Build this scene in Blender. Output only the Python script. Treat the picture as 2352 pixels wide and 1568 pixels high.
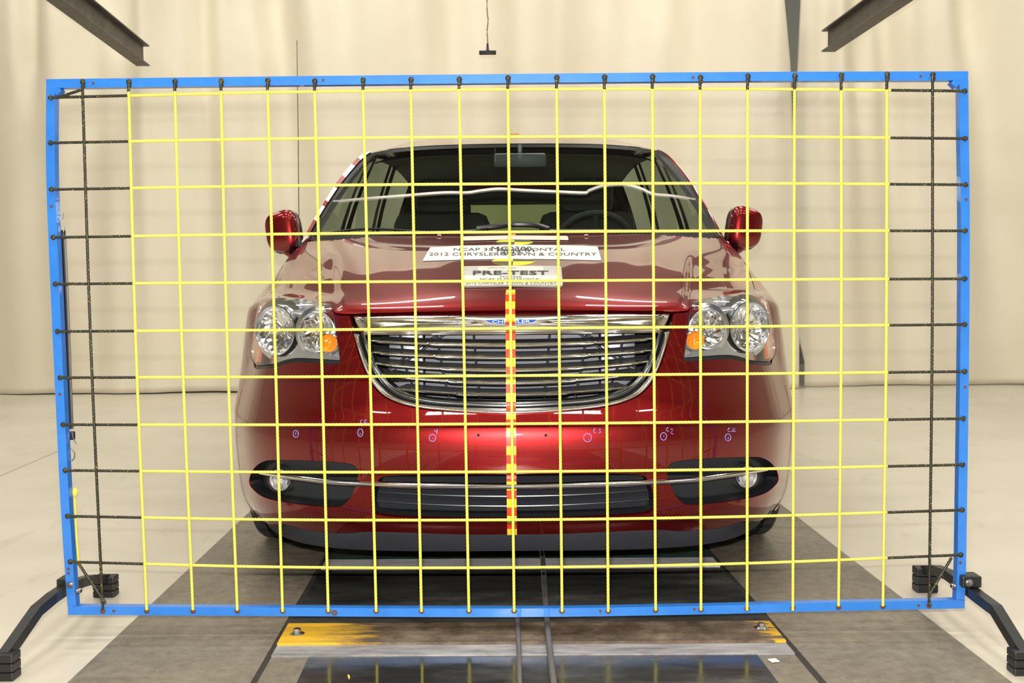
import bpy, bmesh, math, random
import numpy as np
from mathutils import Vector, Matrix
from mathutils.geometry import delaunay_2d_cdt
random.seed(7); rng=np.random.default_rng(7)
for o in list(bpy.data.objects): bpy.data.objects.remove(o)
SC=bpy.context.scene
# ---------------------------------------------------------------- camera
F=2480.0; H=0.9115; TH=math.atan(132.4/F)
CX,YAW,ROLL=.0228,.0072,math.radians(-.45)
cam=bpy.data.cameras.new('camera'); co=bpy.data.objects.new('camera',cam); SC.collection.objects.link(co)
cam.sensor_width=36; cam.lens=36*F/2352; cam.clip_start=.05
CAMM=Matrix.Rotation(YAW,4,'Z')@Matrix.Rotation(math.pi/2-TH,4,'X')@Matrix.Rotation(ROLL,4,'Z')
CAMM.translation=(CX,0,H); co.matrix_world=CAMM
SC.camera=co
# ---------------------------------------------------------------- light and exposure
w=bpy.data.worlds.new('world'); SC.world=w; w.use_nodes=True
w.node_tree.nodes['Background'].inputs[0].default_value=(.75,.8,1,1)
w.node_tree.nodes['Background'].inputs[1].default_value=.02
SC.view_settings.view_transform='Standard'; SC.view_settings.look='None'
SC.view_settings.gamma=1; SC.view_settings.use_curve_mapping=False
SC.view_settings.exposure=0.0
def area(name,loc,rot,sx,sy,power,col):
    l=bpy.data.lights.new(name,'AREA'); l.shape='RECTANGLE'; l.size=sx; l.size_y=sy; l.energy=power; l.color=col
    o=bpy.data.objects.new(name,l); SC.collection.objects.link(o); o.location=loc; o.rotation_euler=rot
    return o
FLASH=area('camera_flash',(CX-.01,.03,H+.095),(math.pi/2+.03,0,YAW),.085,.022,120,(1,.95,.88))
LAMPS=[]   # ceiling fixtures: x, y, sx, sy, power
for x in (-4.2,-1.4,1.4,4.2):
    for y in (-2.5,1.2,4.6,7.6): LAMPS.append((x,y,1.25,.42,54))
LAMPS+=[(6.0,10.9,1.25,.42,70)]  # unseen lamp added behind the curtains to brighten the wall in the opening
for (x,y,sx,sy,p) in LAMPS: area('ceiling_lamp',(x,y,5.42),(0,0,0),sx,sy,p,(1,.95,.85))
# ---------------------------------------------------------------- helpers
COL=SC.collection
def P(px,py,Y):
    d=CAMM.to_3x3()@Vector((px-1176,784-py,-F)); o=CAMM.translation
    return o+d*((Y-o.y)/d.y)
def Pz(px,py,z):
    d=CAMM.to_3x3()@Vector((px-1176,784-py,-F)); o=CAMM.translation
    return o+d*((z-o.z)/d.z)
def S(a,b,Y):
    v=132.4-b; yd=F*math.cos(TH)+v*math.sin(TH); zd=v*math.cos(TH)-F*math.sin(TH)
    return Vector((a/yd*Y,Y,H+zd/yd*Y))
def tag(o,label=None,cat=None,group=None,kind=None):
    if label:o['label']=label
    if cat:o['category']=cat
    if group:o['group']=group
    if kind:o['kind']=kind
    return o
def empty(name,loc=(0,0,0),label=None,cat=None,group=None,kind=None):
    o=bpy.data.objects.new(name,None); COL.objects.link(o); o.location=loc; o.empty_display_size=.1
    tag(o,label,cat,group,kind); return o
def mesh(name,vs,fs,mats,parent=None,smooth=True,mi=None,sharp=35):
    m=bpy.data.meshes.new(name); m.from_pydata([tuple(map(float,v)) for v in vs],[],[tuple(map(int,f)) for f in fs])
    if not isinstance(mats,(list,tuple)): mats=[mats]
    for k in mats: m.materials.append(k)
    if mi is not None: m.polygons.foreach_set('material_index',np.asarray(mi,dtype=np.int32))
    if smooth:
        m.polygons.foreach_set('use_smooth',[True]*len(m.polygons))
    m.update()
    if smooth:
        try: m.set_sharp_from_angle(angle=math.radians(sharp))
        except Exception: pass
    o=bpy.data.objects.new(name,m); COL.objects.link(o)
    if parent:
        o.parent=parent
        if any(parent.location): o.matrix_parent_inverse=Matrix.Translation(parent.location).inverted()
    return o
class MB:
    def __init__(s): s.v=[];s.f=[];s.m=[]
    def add(s,vs,fs,mi=0):
        n=len(s.v); s.v+= [tuple(v) for v in vs]; s.f+=[tuple(i+n for i in f) for f in fs]; s.m+=[mi]*len(fs)
    def box(s,c,size,rot=None,mi=0,bev=0):
        x,y,z=[k/2 for k in size]
        if bev:
            b=bev; vs=[];
            bm=bmesh.new(); bmesh.ops.create_cube(bm,size=1)
            for v in bm.verts: v.co=Vector((v.co.x*size[0],v.co.y*size[1],v.co.z*size[2]))
            bmesh.ops.bevel(bm,geom=bm.edges[:],offset=b,segments=2,profile=.5,affect='EDGES')
            bm.verts.index_update()
            vs=[v.co.copy() for v in bm.verts]; fs=[[v.index for v in f.verts] for f in bm.faces]; bm.free()
        else:
            vs=[Vector((i*x,j*y,k*z)) for i in(-1,1) for j in(-1,1) for k in(-1,1)]
            fs=[(0,1,3,2),(4,6,7,5),(0,4,5,1),(2,3,7,6),(0,2,6,4),(1,5,7,3)]
        if rot is not None: vs=[rot@v for v in vs]
        c=Vector(c); s.add([v+c for v in vs],fs,mi)
    def tube(s,pts,r,n=10,mi=0,cap=True,up=Vector((0,0,1)),flat=1.0):
        pts=[Vector(p) for p in pts]; N=len(pts); vs=[];fs=[]
        rr=r if isinstance(r,(list,tuple,np.ndarray)) else [r]*N
        for i,p in enumerate(pts):
            t=(pts[min(i+1,N-1)]-pts[max(i-1,0)]).normalized()
            a=t.cross(up)
            if a.length<1e-3: a=t.cross(Vector((1,0,0)))
            a.normalize(); b=a.cross(t)
            for k in range(n):
                q=2*math.pi*(k+.5)/n; vs.append(p+(a*math.cos(q)+b*math.sin(q)*flat)*rr[i])
        for i in range(N-1):
            for k in range(n): fs.append((i*n+k,i*n+(k+1)%n,(i+1)*n+(k+1)%n,(i+1)*n+k))
        if cap: fs.append(tuple(range(n-1,-1,-1))); fs.append(tuple((N-1)*n+k for k in range(n)))
        s.add(vs,fs,mi)
    def sweep(s,pts,prof,mi=0,up=Vector((0,0,1)),scale=None,cap=True,closed=True):
        # prof: list of (side, up) offsets; side = t x up
        pts=[Vector(p) for p in pts]; N=len(pts); n=len(prof); vs=[];fs=[]
        for i,p in enumerate(pts):
            t=(pts[min(i+1,N-1)]-pts[max(i-1,0)]).normalized()
            a=t.cross(up).normalized(); b=a.cross(t); k=1 if scale is None else scale[i]
            for (x,y) in prof: vs.append(p+a*x*k+b*y*k)
        for i in range(N-1):
            for k in range(n if closed else n-1): fs.append((i*n+k,i*n+(k+1)%n,(i+1)*n+(k+1)%n,(i+1)*n+k))
        if cap and closed: fs.append(tuple(range(n-1,-1,-1))); fs.append(tuple((N-1)*n+k for k in range(n)))
        s.add(vs,fs,mi)
    def lathe(s,prof,c,ax=Vector((0,-1,0)),n=32,mi=0,upv=Vector((0,0,1)),flute=0,nf=24):
        # prof: (r, h) h along axis
        ax=Vector(ax).normalized(); x=ax.cross(upv).normalized(); y=x.cross(ax); c=Vector(c); vs=[];fs=[]
        for (r,h) in prof:
            for k in range(n):
                q=2*math.pi*k/n; vs.append(c+ax*h+(x*math.cos(q)+y*math.sin(q))*r)
        for i in range(len(prof)-1):
            for k in range(n): fs.append((i*n+k,i*n+(k+1)%n,(i+1)*n+(k+1)%n,(i+1)*n+k))
        s.add(vs,fs,mi)
    def build(s,name,mats,parent=None,smooth=True,sharp=35): return mesh(name,s.v,s.f,mats,parent,smooth,s.m,sharp)
def sph(c,r,n=16,m=10,sc=(1,1,1)):
    vs=[];fs=[]
    for i in range(m+1):
        t=math.pi*i/m
        for k in range(n):
            q=2*math.pi*k/n; vs.append(Vector(c)+Vector((r*math.sin(t)*math.cos(q)*sc[0],r*math.sin(t)*math.sin(q)*sc[1],r*math.cos(t)*sc[2])))
    for i in range(m):
        for k in range(n): fs.append((i*n+k,(i+1)*n+k,(i+1)*n+(k+1)%n,i*n+(k+1)%n))
    return vs,fs
def crom(pts,n=8,closed=False):
    pts=[np.array(p,float) for p in pts]; N=len(pts); out=[]
    if N<3:
        return [tuple(pts[0]+(pts[1]-pts[0])*k/n) for k in range(n)]+[tuple(pts[1])]
    R=range(N) if closed else range(N-1)
    for i in R:
        if closed: p=[pts[(i+k)%N] for k in (-1,0,1,2)]
        else:
            p1,p2=pts[i],pts[i+1]; p=[pts[i-1] if i>0 else 2*p1-p2,p1,p2,pts[i+2] if i+2<N else 2*p2-p1]
        for k in range(n):
            t=k/n; out.append(tuple(.5*((2*p[1])+(-p[0]+p[2])*t+(2*p[0]-5*p[1]+4*p[2]-p[3])*t*t+(-p[0]+3*p[1]-3*p[2]+p[3])*t**3)))
    if not closed: out.append(tuple(pts[-1]))
    return out
def resamp(pts,step,closed=False):
    pts=np.array(pts,float)
    if closed: pts=np.vstack([pts,pts[:1]])
    d=np.r_[0,np.cumsum(np.linalg.norm(np.diff(pts,axis=0),axis=1))]
    n=max(2,int(round(d[-1]/step))+1); t=np.linspace(0,d[-1],n)
    o=np.stack([np.interp(t,d,pts[:,k]) for k in range(pts.shape[1])],1)
    return o[:-1] if closed else o
# ---------------------------------------------------------------- materials
def mat(name,col,rough=.5,metal=0,coat=0,spec=.5,**kw):
    m=bpy.data.materials.new(name); m.use_nodes=True; b=m.node_tree.nodes['Principled BSDF']
    b.inputs['Base Color'].default_value=(*col,1); b.inputs['Roughness'].default_value=rough; b.inputs['Metallic'].default_value=metal
    b.inputs['Coat Weight'].default_value=coat; b.inputs['Coat Roughness'].default_value=.02; b.inputs['Specular IOR Level'].default_value=spec
    for k,v in kw.items(): b.inputs[k.replace('_',' ')].default_value=v
    return m
def nodes(m): return m.node_tree.nodes,m.node_tree.links,m.node_tree.nodes['Principled BSDF']
def noise(m,scale,detail=4,rough=.6,coord='Object',sc=(1,1,1),dist=0):
    N,L,b=nodes(m); tc=N.new('ShaderNodeTexCoord'); mp=N.new('ShaderNodeMapping'); mp.inputs['Scale'].default_value=sc
    n=N.new('ShaderNodeTexNoise'); n.inputs['Scale'].default_value=scale; n.inputs['Detail'].default_value=detail; n.inputs['Roughness'].default_value=rough; n.inputs['Distortion'].default_value=dist
    L.new(tc.outputs[coord],mp.inputs[0]); L.new(mp.outputs[0],n.inputs['Vector']); return n
def ramp(m,src,stops):
    N,L,b=nodes(m); r=N.new('ShaderNodeValToRGB'); e=r.color_ramp.elements
    while len(e)<len(stops): e.new(.5)
    for k,(p,c) in enumerate(stops): e[k].position=p; e[k].color=(*c,1) if len(c)==3 else c
    L.new(src,r.inputs[0]); return r
def mix(m,fac,a,b_,mode='MIX'):
    N,L,b=nodes(m); x=N.new('ShaderNodeMix'); x.data_type='RGBA'; x.blend_type=mode
    for sock,val in ((x.inputs[0],fac),(x.inputs[6],a),(x.inputs[7],b_)):
        if hasattr(val,'is_output'): L.new(val,sock)
        elif isinstance(val,(int,float)): sock.default_value=val
        else: sock.default_value=(*val,1)
    return x.outputs[2]
def bump(m,src,strength,dist):
    N,L,b=nodes(m); bp=N.new('ShaderNodeBump'); bp.inputs['Strength'].default_value=strength; bp.inputs['Distance'].default_value=dist
    L.new(src,bp.inputs['Height']); L.new(bp.outputs[0],b.inputs['Normal'])
PAINT=mat('deep_red_metallic_paint',(.40,.006,.012),.34,.82,1.0)
n=noise(PAINT,900,2); nodes(PAINT)[1].new(ramp(PAINT,n.outputs[0],[(.35,(.17,.004,.005)),(.7,(.28,.006,.008))]).outputs[0],nodes(PAINT)[2].inputs['Base Color'])
CHROME=mat('chrome',(.92,.90,.86),.13,1)
CHROME2=mat('lamp_reflector_chrome',(.92,.92,.95),.10,1)
SATIN=mat('satin_chrome_bezel',(.72,.73,.76),.22,1)
BLACK=mat('black_trim_plastic',(.012,.013,.016),.35)
BLKT=mat('textured_black_plastic',(.018,.021,.025),.5,spec=.3); bump(BLKT,noise(BLKT,600,2).outputs[0],.25,.001)
DARK=mat('dark_cavity',(.006,.006,.007),.8)
LIPM=mat('grey_valance_plastic',(.026,.028,.036),.6,spec=.2); bump(LIPM,noise(LIPM,500,2).outputs[0],.3,.001)
RUB=mat('tyre_rubber',(.028,.03,.036),.6)
SLATM=mat('slat_grey_plastic',(.05,.055,.065),.3)
CORE=mat('radiator_core',(.50,.50,.58),.5,.1)
N,L,b=nodes(CORE); wv=N.new('ShaderNodeTexWave'); wv.bands_direction='Z'; wv.inputs['Scale'].default_value=60; tc=N.new('ShaderNodeTexCoord'); L.new(tc.outputs['Object'],wv.inputs[0])
L.new(ramp(CORE,wv.outputs[0],[(.2,(.06,.06,.08)),(.6,(.13,.13,.16))]).outputs[0],b.inputs['Base Color'])
AMB=mat('amber_reflector',(.95,.33,.01),.18,.35,1); AMB2=mat('orange_marker_lens',(.85,.13,.02),.15,.2,1)
BLUEM=mat('frame_blue_paint',(.022,.19,.72),.33,0,.35)
n=noise(BLUEM,14,5,.7); nodes(BLUEM)[1].new(ramp(BLUEM,n.outputs[0],[(.3,(.022,.17,.60)),(.7,(.032,.21,.68))]).outputs[0],nodes(BLUEM)[2].inputs['Base Color'])
YEL=mat('yellow_rope',(.71,.65,.10),.6); BRP=mat('black_painted_rope',(.020,.019,.010),.5)
n=noise(BRP,260,2); nodes(BRP)[1].new(ramp(BRP,n.outputs[0],[(.6,(.018,.017,.010)),(.68,(.30,.27,.03))]).outputs[0],nodes(BRP)[2].inputs['Base Color'])
POW=mat('black_powder_coat',(.012,.012,.013),.42)
STEEL=mat('zinc_bolt',(.5,.5,.52),.3,1); RUST=mat('rust',(.13,.05,.025),.8)
BEAM=mat('dark_steel_beam',(.10,.095,.085),.55,.35)
n=noise(BEAM,8,6,.7); nodes(BEAM)[1].new(ramp(BEAM,n.outputs[0],[(.3,(.07,.065,.06)),(.75,(.17,.155,.135))]).outputs[0],nodes(BEAM)[2].inputs['Base Color'])
WHT=mat('white_vinyl',(.80,.84,.83),.4); PAPER=mat('placard_white',(.78,.77,.73),.35); GREYP=mat('placard_grey',(.56,.55,.52),.4); CREAMP=mat('cream_sticker',(.80,.76,.66),.4)
INK=mat('black_ink',(.02,.02,.018),.5); TYEL=mat('target_yellow',(.90,.78,.02),.45); TBLK=mat('target_olive_black',(.10,.09,.04),.4)
RED=mat('tape_red',(.78,.05,.01),.4); PEN=mat('violet_pen',(.32,.30,.85),.5); EMB=mat('emblem_blue',(.012,.08,.45),.65,spec=.15)
INT=mat('interior_dark_trim',(.03,.032,.03),.7); INTL=mat('headliner_grey',(.22,.225,.22),.8); SEAT=mat('seat_fabric',(.035,.036,.034),.75)
def glass(name,tint,refl=1.0,ior=1.45,rough=0.0):
    m=bpy.data.materials.new(name); m.use_nodes=True; N=m.node_tree.nodes; L=m.node_tree.links; N.clear()
    o=N.new('ShaderNodeOutputMaterial'); t=N.new('ShaderNodeBsdfTransparent'); g=N.new('ShaderNodeBsdfGlossy'); lw=N.new('ShaderNodeLayerWeight'); lw.inputs[0].default_value=.5; pw=N.new('ShaderNodeMath'); pw.operation='POWER'; pw.inputs[1].default_value=5; f=N.new('ShaderNodeMath'); f.operation='MULTIPLY_ADD'; f.inputs[1].default_value=.9; f.inputs[2].default_value=.045; L.new(lw.outputs['Facing'],pw.inputs[0]); L.new(pw.outputs[0],f.inputs[0]); x=N.new('ShaderNodeMixShader')
    t.inputs[0].default_value=(*tint,1); g.inputs['Roughness'].default_value=rough; g.inputs[0].default_value=(refl,refl,refl,1)
    L.new(f.outputs[0],x.inputs[0]); L.new(t.outputs[0],x.inputs[1]); L.new(g.outputs[0],x.inputs[2]); L.new(x.outputs[0],o.inputs[0]); return m
WIND=glass('windscreen_glass',(.70,.77,.70)); SIDEG=glass('tinted_side_glass',(.72,.80,.70)); REARG=glass('tinted_rear_glass',(.60,.66,.50)); LENS=glass('clear_lamp_lens',(.97,.98,.98))
# ---------------------------------------------------------------- car body surface: bicubic spline over a control net (u: centre to tail, v: sill to hood rear)
def spl_w(t,n):
    t=np.atleast_1d(np.asarray(t,float)); A=np.zeros((n,n)); B=np.zeros((n,n)); A[0,0]=A[-1,-1]=1
    for i in range(1,n-1):
        A[i,i-1]=1;A[i,i]=4;A[i,i+1]=1;B[i,i-1]=6;B[i,i]=-12;B[i,i+1]=6
    M=np.linalg.solve(A,B); k=np.clip(np.floor(t).astype(int),0,n-2); f=t-k; g=1-f; I=np.eye(n)
    return g[:,None]*I[k]+f[:,None]*I[k+1]+((g**3-g)/6)[:,None]*M[k]+((f**3-f)/6)[:,None]*M[k+1]
XU=[0,.22,.40,.55,.68,.79,.88]; YU=[0,.008,.035,.09,.18,.32,.52]; D0=2.92
ROWS=[(.212,.045,.952,1.03,-.058),(.272,.012,.985,1.0,-.042),(.352,.0,1.0,1.0,-.018),(.44,-.008,1.005,1.0,.01),(.515,-.004,1.0,1.0,0),
(.565,.018,.99,.98,0),(.65,.042,.975,.98,0),(.74,.068,.965,1.0,0),(.805,.092,.957,1.0,.005),(.85,.125,.948,1.02,.022)]
HOOD=[(.888,.20),(.925,.33),(.972,.53),(1.03,.80),(1.092,1.15)]
net=np.zeros((10,15,3))
for j,(z,dy,xs,ys,dz) in enumerate(ROWS):
    for i in range(7): net[i,j]=(XU[i]*xs,D0+dy+YU[i]*ys,z+dz*(XU[i]/.88)**3)
for k,(z,dy) in enumerate(HOOD):
    x6,y6,z6=[(.838,3.72,.900),(.840,3.83,.933),(.843,3.97,.980),(.843,4.13,1.03),(.828,4.30,1.088)][k]
    for i in range(7):
        t=XU[i]/.88; wy=YU[i]/.52
        net[i,10+k]=(XU[i]*x6/.88,(D0+dy)+(y6-D0-dy)*(.6*wy+.4*t*t),z+(z6-z)*t**3)
Z7=[.165,.23,.335,.44,.53,.58,.65,.73,.79,.832]; X7=[.945,.96,.972,.978,.975,.968,.962,.956,.95,.943]
for j in range(10): net[7,j]=(X7[j],3.95,Z7[j])
for j,p in enumerate([(.938,4.02,.872),(.934,4.12,.908),(.93,4.27,.95),(.925,4.42,.99),(.90,4.6,1.06)]): net[7,10+j]=p
Z8=[.22,.30,.39,.48,.56,.62,.68,.74,.80,.85,.90,.94,.98,1.02,1.06]; X8=[.955,.972,.985,.99,.99,.988,.986,.984,.98,.976,.972,.965,.958,.95,.93]
for j in range(15): net[8,j]=(X8[j],5.6,Z8[j]); net[9,j]=(X8[j]*.985,8.0,Z8[j]+.02)
NET=np.concatenate([net[:0:-1]*np.array([-1,1,1]),net],0)
def sstep(x): x=np.clip(x,0,1); return x*x*(3-2*x)
def body(u,v,ridge=True):
    u=np.atleast_1d(np.asarray(u,float)); v=np.atleast_1d(np.asarray(v,float))
    p=np.einsum('ni,nj,ijk->nk',spl_w(u+9,19),spl_w(np.clip(v,-.6,14.6),15),NET)
    if ridge:   # raised centre of the hood, bounded by two crease lines
        ax=np.abs(p[:,0]); xr=.497+(p[:,1]-3.1)*.175
        on=sstep((v-8.5)/.6)*sstep((13.1-v)/1.3)
        p[:,2]+=.010*on*(sstep((xr+.015-ax)/.030)-1)
    return p
def bnorm(u,v,ridge=True):
    e=1e-3; u=np.atleast_1d(np.asarray(u,float)); v=np.atleast_1d(np.asarray(v,float))
    du=body(u+e,v,ridge)-body(u-e,v,ridge); dv=body(u,v+e,ridge)-body(u,v-e,ridge); n=np.cross(du,dv); n/=np.linalg.norm(n,axis=1)[:,None]+1e-12
    return n
assert bnorm(0,3)[0,1]<0
def proj(Q):
    c,s=math.cos(TH),math.sin(TH); yc=Q[:,1]*c-(Q[:,2]-H)*s; zc=(Q[:,2]-H)*c+Q[:,1]*s
    return np.stack([F*Q[:,0]/yc,132.4-F*zc/yc],1)
_gu,_gv=[g.ravel() for g in np.meshgrid(np.linspace(0,6.3,127),np.linspace(0,14.4,289),indexing='ij')]
_gab=proj(body(_gu,_gv))
def UV(a,b,umax=6.25):
    # body coordinates seen at symmetric image offset (a from the centre line, b below eye level)
    out=[]
    for A,B in zip(*np.broadcast_arrays(np.atleast_1d(a).astype(float),np.atleast_1d(b).astype(float))):
        sg=-1 if A<0 else 1; A=abs(A)
        k=np.argmin((_gab[:,0]-A)**2+(_gab[:,1]-B)**2+np.where(_gu>umax,1e6,0)); u,v=_gu[k],_gv[k]
        for _ in range(6):
            e=1e-3; q=proj(body([u,u+e,u],[v,v,v+e])); r=np.array([A,B])-q[0]; J=np.array([(q[1]-q[0])/e,(q[2]-q[0])/e]).T
            if abs(np.linalg.det(J))<400: break
            d=np.clip(np.linalg.solve(J,r),-.3,.3); u=min(max(u+d[0],0),umax); v=min(max(v+d[1],-.3),14.5)
        out.append((sg*u,v))
    return np.array(out)
def inside(pts,poly):
    x,y=pts[:,0],pts[:,1]; r=np.zeros(len(pts),bool); n=len(poly)
    for i in range(n):
        x1,y1=poly[i]; x2,y2=poly[(i+1)%n]
        if y1==y2: continue
        c=((y1>y)!=(y2>y))&(x<(x2-x1)*(y-y1)/(y2-y1)+x1); r^=c
    return r
def dist_poly(pts,poly):
    d=np.full(len(pts),1e9); n=len(poly)
    for i in range(n):
        a=poly[i]; b=poly[(i+1)%n]; ab=b-a; t=np.clip(((pts-a)@ab)/(ab@ab+1e-12),0,1); d=np.minimum(d,np.linalg.norm(pts-a-t[:,None]*ab,axis=1))
    return d
VS=.42   # v is scaled so that a unit step is about as long as one in u
def panel(name,outer,holes,mats,parent,du=.09,off=None,flange=.012,warp=None,hole_flange=None,ridge=True,surf=None,nrm=None):
    """surface patch bounded by uv loops, with folded-in edges"""
    surf=surf or (lambda u,v: body(u,v,ridge)); nrm=nrm or (lambda u,v: bnorm(u,v,ridge))
    sc=np.array([1,VS]); loops=[np.array(outer)*sc]+[np.array(h)*sc for h in holes]
    loops=[resamp(l,du*.35,True) for l in loops]
    lo,hi=loops[0].min(0),loops[0].max(0)
    nx=max(3,int((hi[0]-lo[0])/du)); ny=max(3,int((hi[1]-lo[1])/(du*.75)))
    G=np.stack(np.meshgrid(np.linspace(lo[0],hi[0],nx),np.linspace(lo[1],hi[1],ny),indexing='ij'),-1).reshape(-1,2)
    keep=inside(G,loops[0])
    for h in loops[1:]: keep&=~inside(G,h)
    G=G[keep]; dm=np.full(len(G),1e9)
    for l in loops: dm=np.minimum(dm,dist_poly(G,l))
    G=G[dm>du*.28]
    pts=np.vstack(loops+[G]); edges=[];n=0; ids=[]
    for l in loops:
        edges+=[(n+i,n+(i+1)%len(l)) for i in range(len(l))]; ids.append(list(range(n,n+len(l)))); n+=len(l)
    V2,E2,F2,ov,_,_=delaunay_2d_cdt([Vector(p) for p in pts],edges,[],0,1e-7)
    V2=np.array([tuple(p) for p in V2]); F2=np.array(F2); inv={}
    for k,o in enumerate(ov):
        for q in o: inv[q]=k
    c=V2[F2].mean(1); keep=inside(c,loops[0])
    for h in loops[1:]: keep&=~inside(c,h)
    F2=F2[keep]; UVs=V2/sc
    Q=surf(UVs[:,0],UVs[:,1]); Nn=nrm(UVs[:,0],UVs[:,1])
    if warp is not None: Q=Q+Nn*warp(UVs)[:,None]
    if off: Q=Q+Nn*off
    a,b,cc=Q[F2[:,0]],Q[F2[:,1]],Q[F2[:,2]]; fl=np.einsum('ij,ij->i',np.cross(b-a,cc-a),Nn[F2[:,0]])<0
    F2[fl]=F2[fl][:,::-1]
    vs=[tuple(q) for q in Q]; fs=[tuple(f) for f in F2]
    for li,l in enumerate(ids):
        fd=flange if li==0 or hole_flange is None else hole_flange
        if not fd: continue
        idx=[inv[i] for i in l]; base=len(vs)
        ring=[]
        for k,i in enumerate(idx):
            ring.append(tuple(Q[i]-Nn[i]*fd))
        vs+=ring; m=len(idx)
        # duplicate rim so that the fold stays crisp
        for k in range(m):
            i,j=idx[k],idx[(k+1)%m]; fs.append((i,j,base+(k+1)%m,base+k))
    return mesh(name,vs,fs,mats,parent,True,None,40)
def mir(l): return [(-a,b) for a,b in l]
CAR=empty('minivan',(0,3.9,0),'deep red metallic minivan facing the camera behind the rope grid','car')
# --- traced outlines, right half: a = offset from the car's centre line, b = drop below eye level
HL=[(416,50),(450,44),(490,37),(530,30),(558,26),(596,23)]
HL_IN=[(395,173),(398,150),(403,115),(408,80),(411,62)]
HL_BOT=[(566,183),(545,180),(528,174),(512,170),(490,168),(450,170),(410,173)]
top_uv=UV(*zip(*HL)); in_uv=UV(*zip(*HL_IN)); bot_uv=UV(*zip(*crom(HL_BOT,4)))
def uvz(u,z):  # v on a column where the surface height is z
    t=np.linspace(0,14,561); q=body(np.full(561,u),t,False)[:,2]; return float(np.interp(z,q,t))
uE=6.02
outer_uv=np.array([(uE-.10,uvz(uE-.1,.862)),(uE-.03,uvz(uE,.84)),(uE,uvz(uE,.80)),(uE,uvz(uE,.745)),(uE-.03,uvz(uE,.708)),(uE-.15,uvz(uE-.15,.686)),(uE-.40,uvz(uE-.4,.672)),(uE-.75,uvz(uE-.75,.665))])
LAMP=np.vstack([top_uv[:-1],np.array(crom(outer_uv,4)),bot_uv,in_uv])
def grow(poly,d):
    sc=np.array([1,VS]); p=np.array(poly)*sc; t=np.roll(p,-1,0)-np.roll(p,1,0); n=np.stack([t[:,1],-t[:,0]],1); n/=np.linalg.norm(n,axis=1)[:,None]+1e-9
    ar=.5*np.sum(p[:,0]*np.roll(p[:,1],-1)-np.roll(p[:,0],-1)*p[:,1]); n*=np.sign(ar)
    return (p+n*d)/sc
MX=np.array([-1,1])
# hood
SEAM=crom([(558,26),(553,12),(541,-22),(523,-58),(503,-78),(482,-93)],5)
seam_uv=UV(*zip(*SEAM))
rear_uv=UV(*zip(*[(478,-99),(452,-102),(344,-109),(240,-113),(120,-117),(0,-119)]))
hf=[(0,60.5),(100,61),(220,62.5),(330,64.5),(385,66),(404,64),(412,55)]
hf_uv=UV(*zip(*hf)); top_h=UV(*zip(*[(a,b-2.5) for a,b in HL[1:5]]))
half=np.vstack([hf_uv,top_h,seam_uv[1:],rear_uv])
hood_loop=np.vstack([half,half[::-1][1:-1]*MX])
seen=[];
hood=panel('hood',hood_loop,[],PAINT,CAR,du=.052,flange=.03)
# bumper fascia
GR=[(0,69.2),(180,69.4),(366,70),(371,72.5),(366,100),(361,128),(351,165),(338,200),(320,232),(297,256),(268,271),(240,280),(205,287),(150,293),(101,296),(50,299),(0,300)]
GR=crom(GR,3); gr_uv=UV(*zip(*GR))
grille_hole=np.vstack([gr_uv,gr_uv[::-1][1:-1]*MX])
FOG=[(608,455),(603,430),(588,412),(570,403),(557,401),(520,401),(488,402),(440,404),(400,407),(372,411),(358,420),(355,438),(362,464),(370,483),(380,497),(395,508),(416,510),(448,508),(480,505),(539,496),(572,487),(593,474)]
FOGs=crom(FOG,3,True); fog_uv=UV(*zip(*FOGs))
LG=[(0,437),(150,437),(250,438),(292,440),(308,448),(317,466),(323,490),(325,512),(317,526),(290,532),(250,535),(190,538),(100,541),(0,542)]
LGs=crom(LG,3); lg_uv=UV(*zip(*LGs)); low_hole=np.vstack([lg_uv,lg_uv[::-1][1:-1]*MX])
bb=UV(*zip(*[(0,577),(100,576),(208,573),(322,569),(334,571),(345,573),(385,572),(470,565),(549,549),(590,535)]))
us=6.05
gap_lamp=grow(LAMP,.012); gap_lamp[len(LAMP)-len(in_uv)-len(bot_uv)-3:len(LAMP)-len(in_uv)+1,1]-=.085
lampdown=[p for p in gap_lamp]
# right boundary of the fascia: below the lamp, inside the lamp, up to the hood edge
nb=len(LAMP)-len(in_uv)-len(bot_uv)
under=gap_lamp[nb-4:nb+len(bot_uv)]; inner=gap_lamp[nb+len(bot_uv):]
fas=[tuple(p) for p in bb]+[(us-.15,.15),(us,.8),(us,2),(us,3.2),(us,4.3),(us,float(under[0][1])-.15)]
fas+= [tuple(p) for p in under if p[0]<us-.05]+[tuple(p) for p in inner]
fas+= [tuple(p) for p in UV([408,396,385,376,372,300,200,100,0],[67,70,70.2,70,69.4,68.9,68.5,68.2,68])]
fas=np.array(fas); fas_loop=np.vstack([fas,fas[::-1][:-1]*MX]) if abs(fas[0][0])<1e-6 else None
fas_loop=fas_loop[:-1] if np.allclose(fas_loop[0],fas_loop[-1]) else fas_loop
bumper=panel('front_bumper',fas_loop,[grille_hole,fog_uv,fog_uv[::-1]*MX,low_hole],PAINT,CAR,du=.10,flange=.02,hole_flange=.012)
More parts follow.
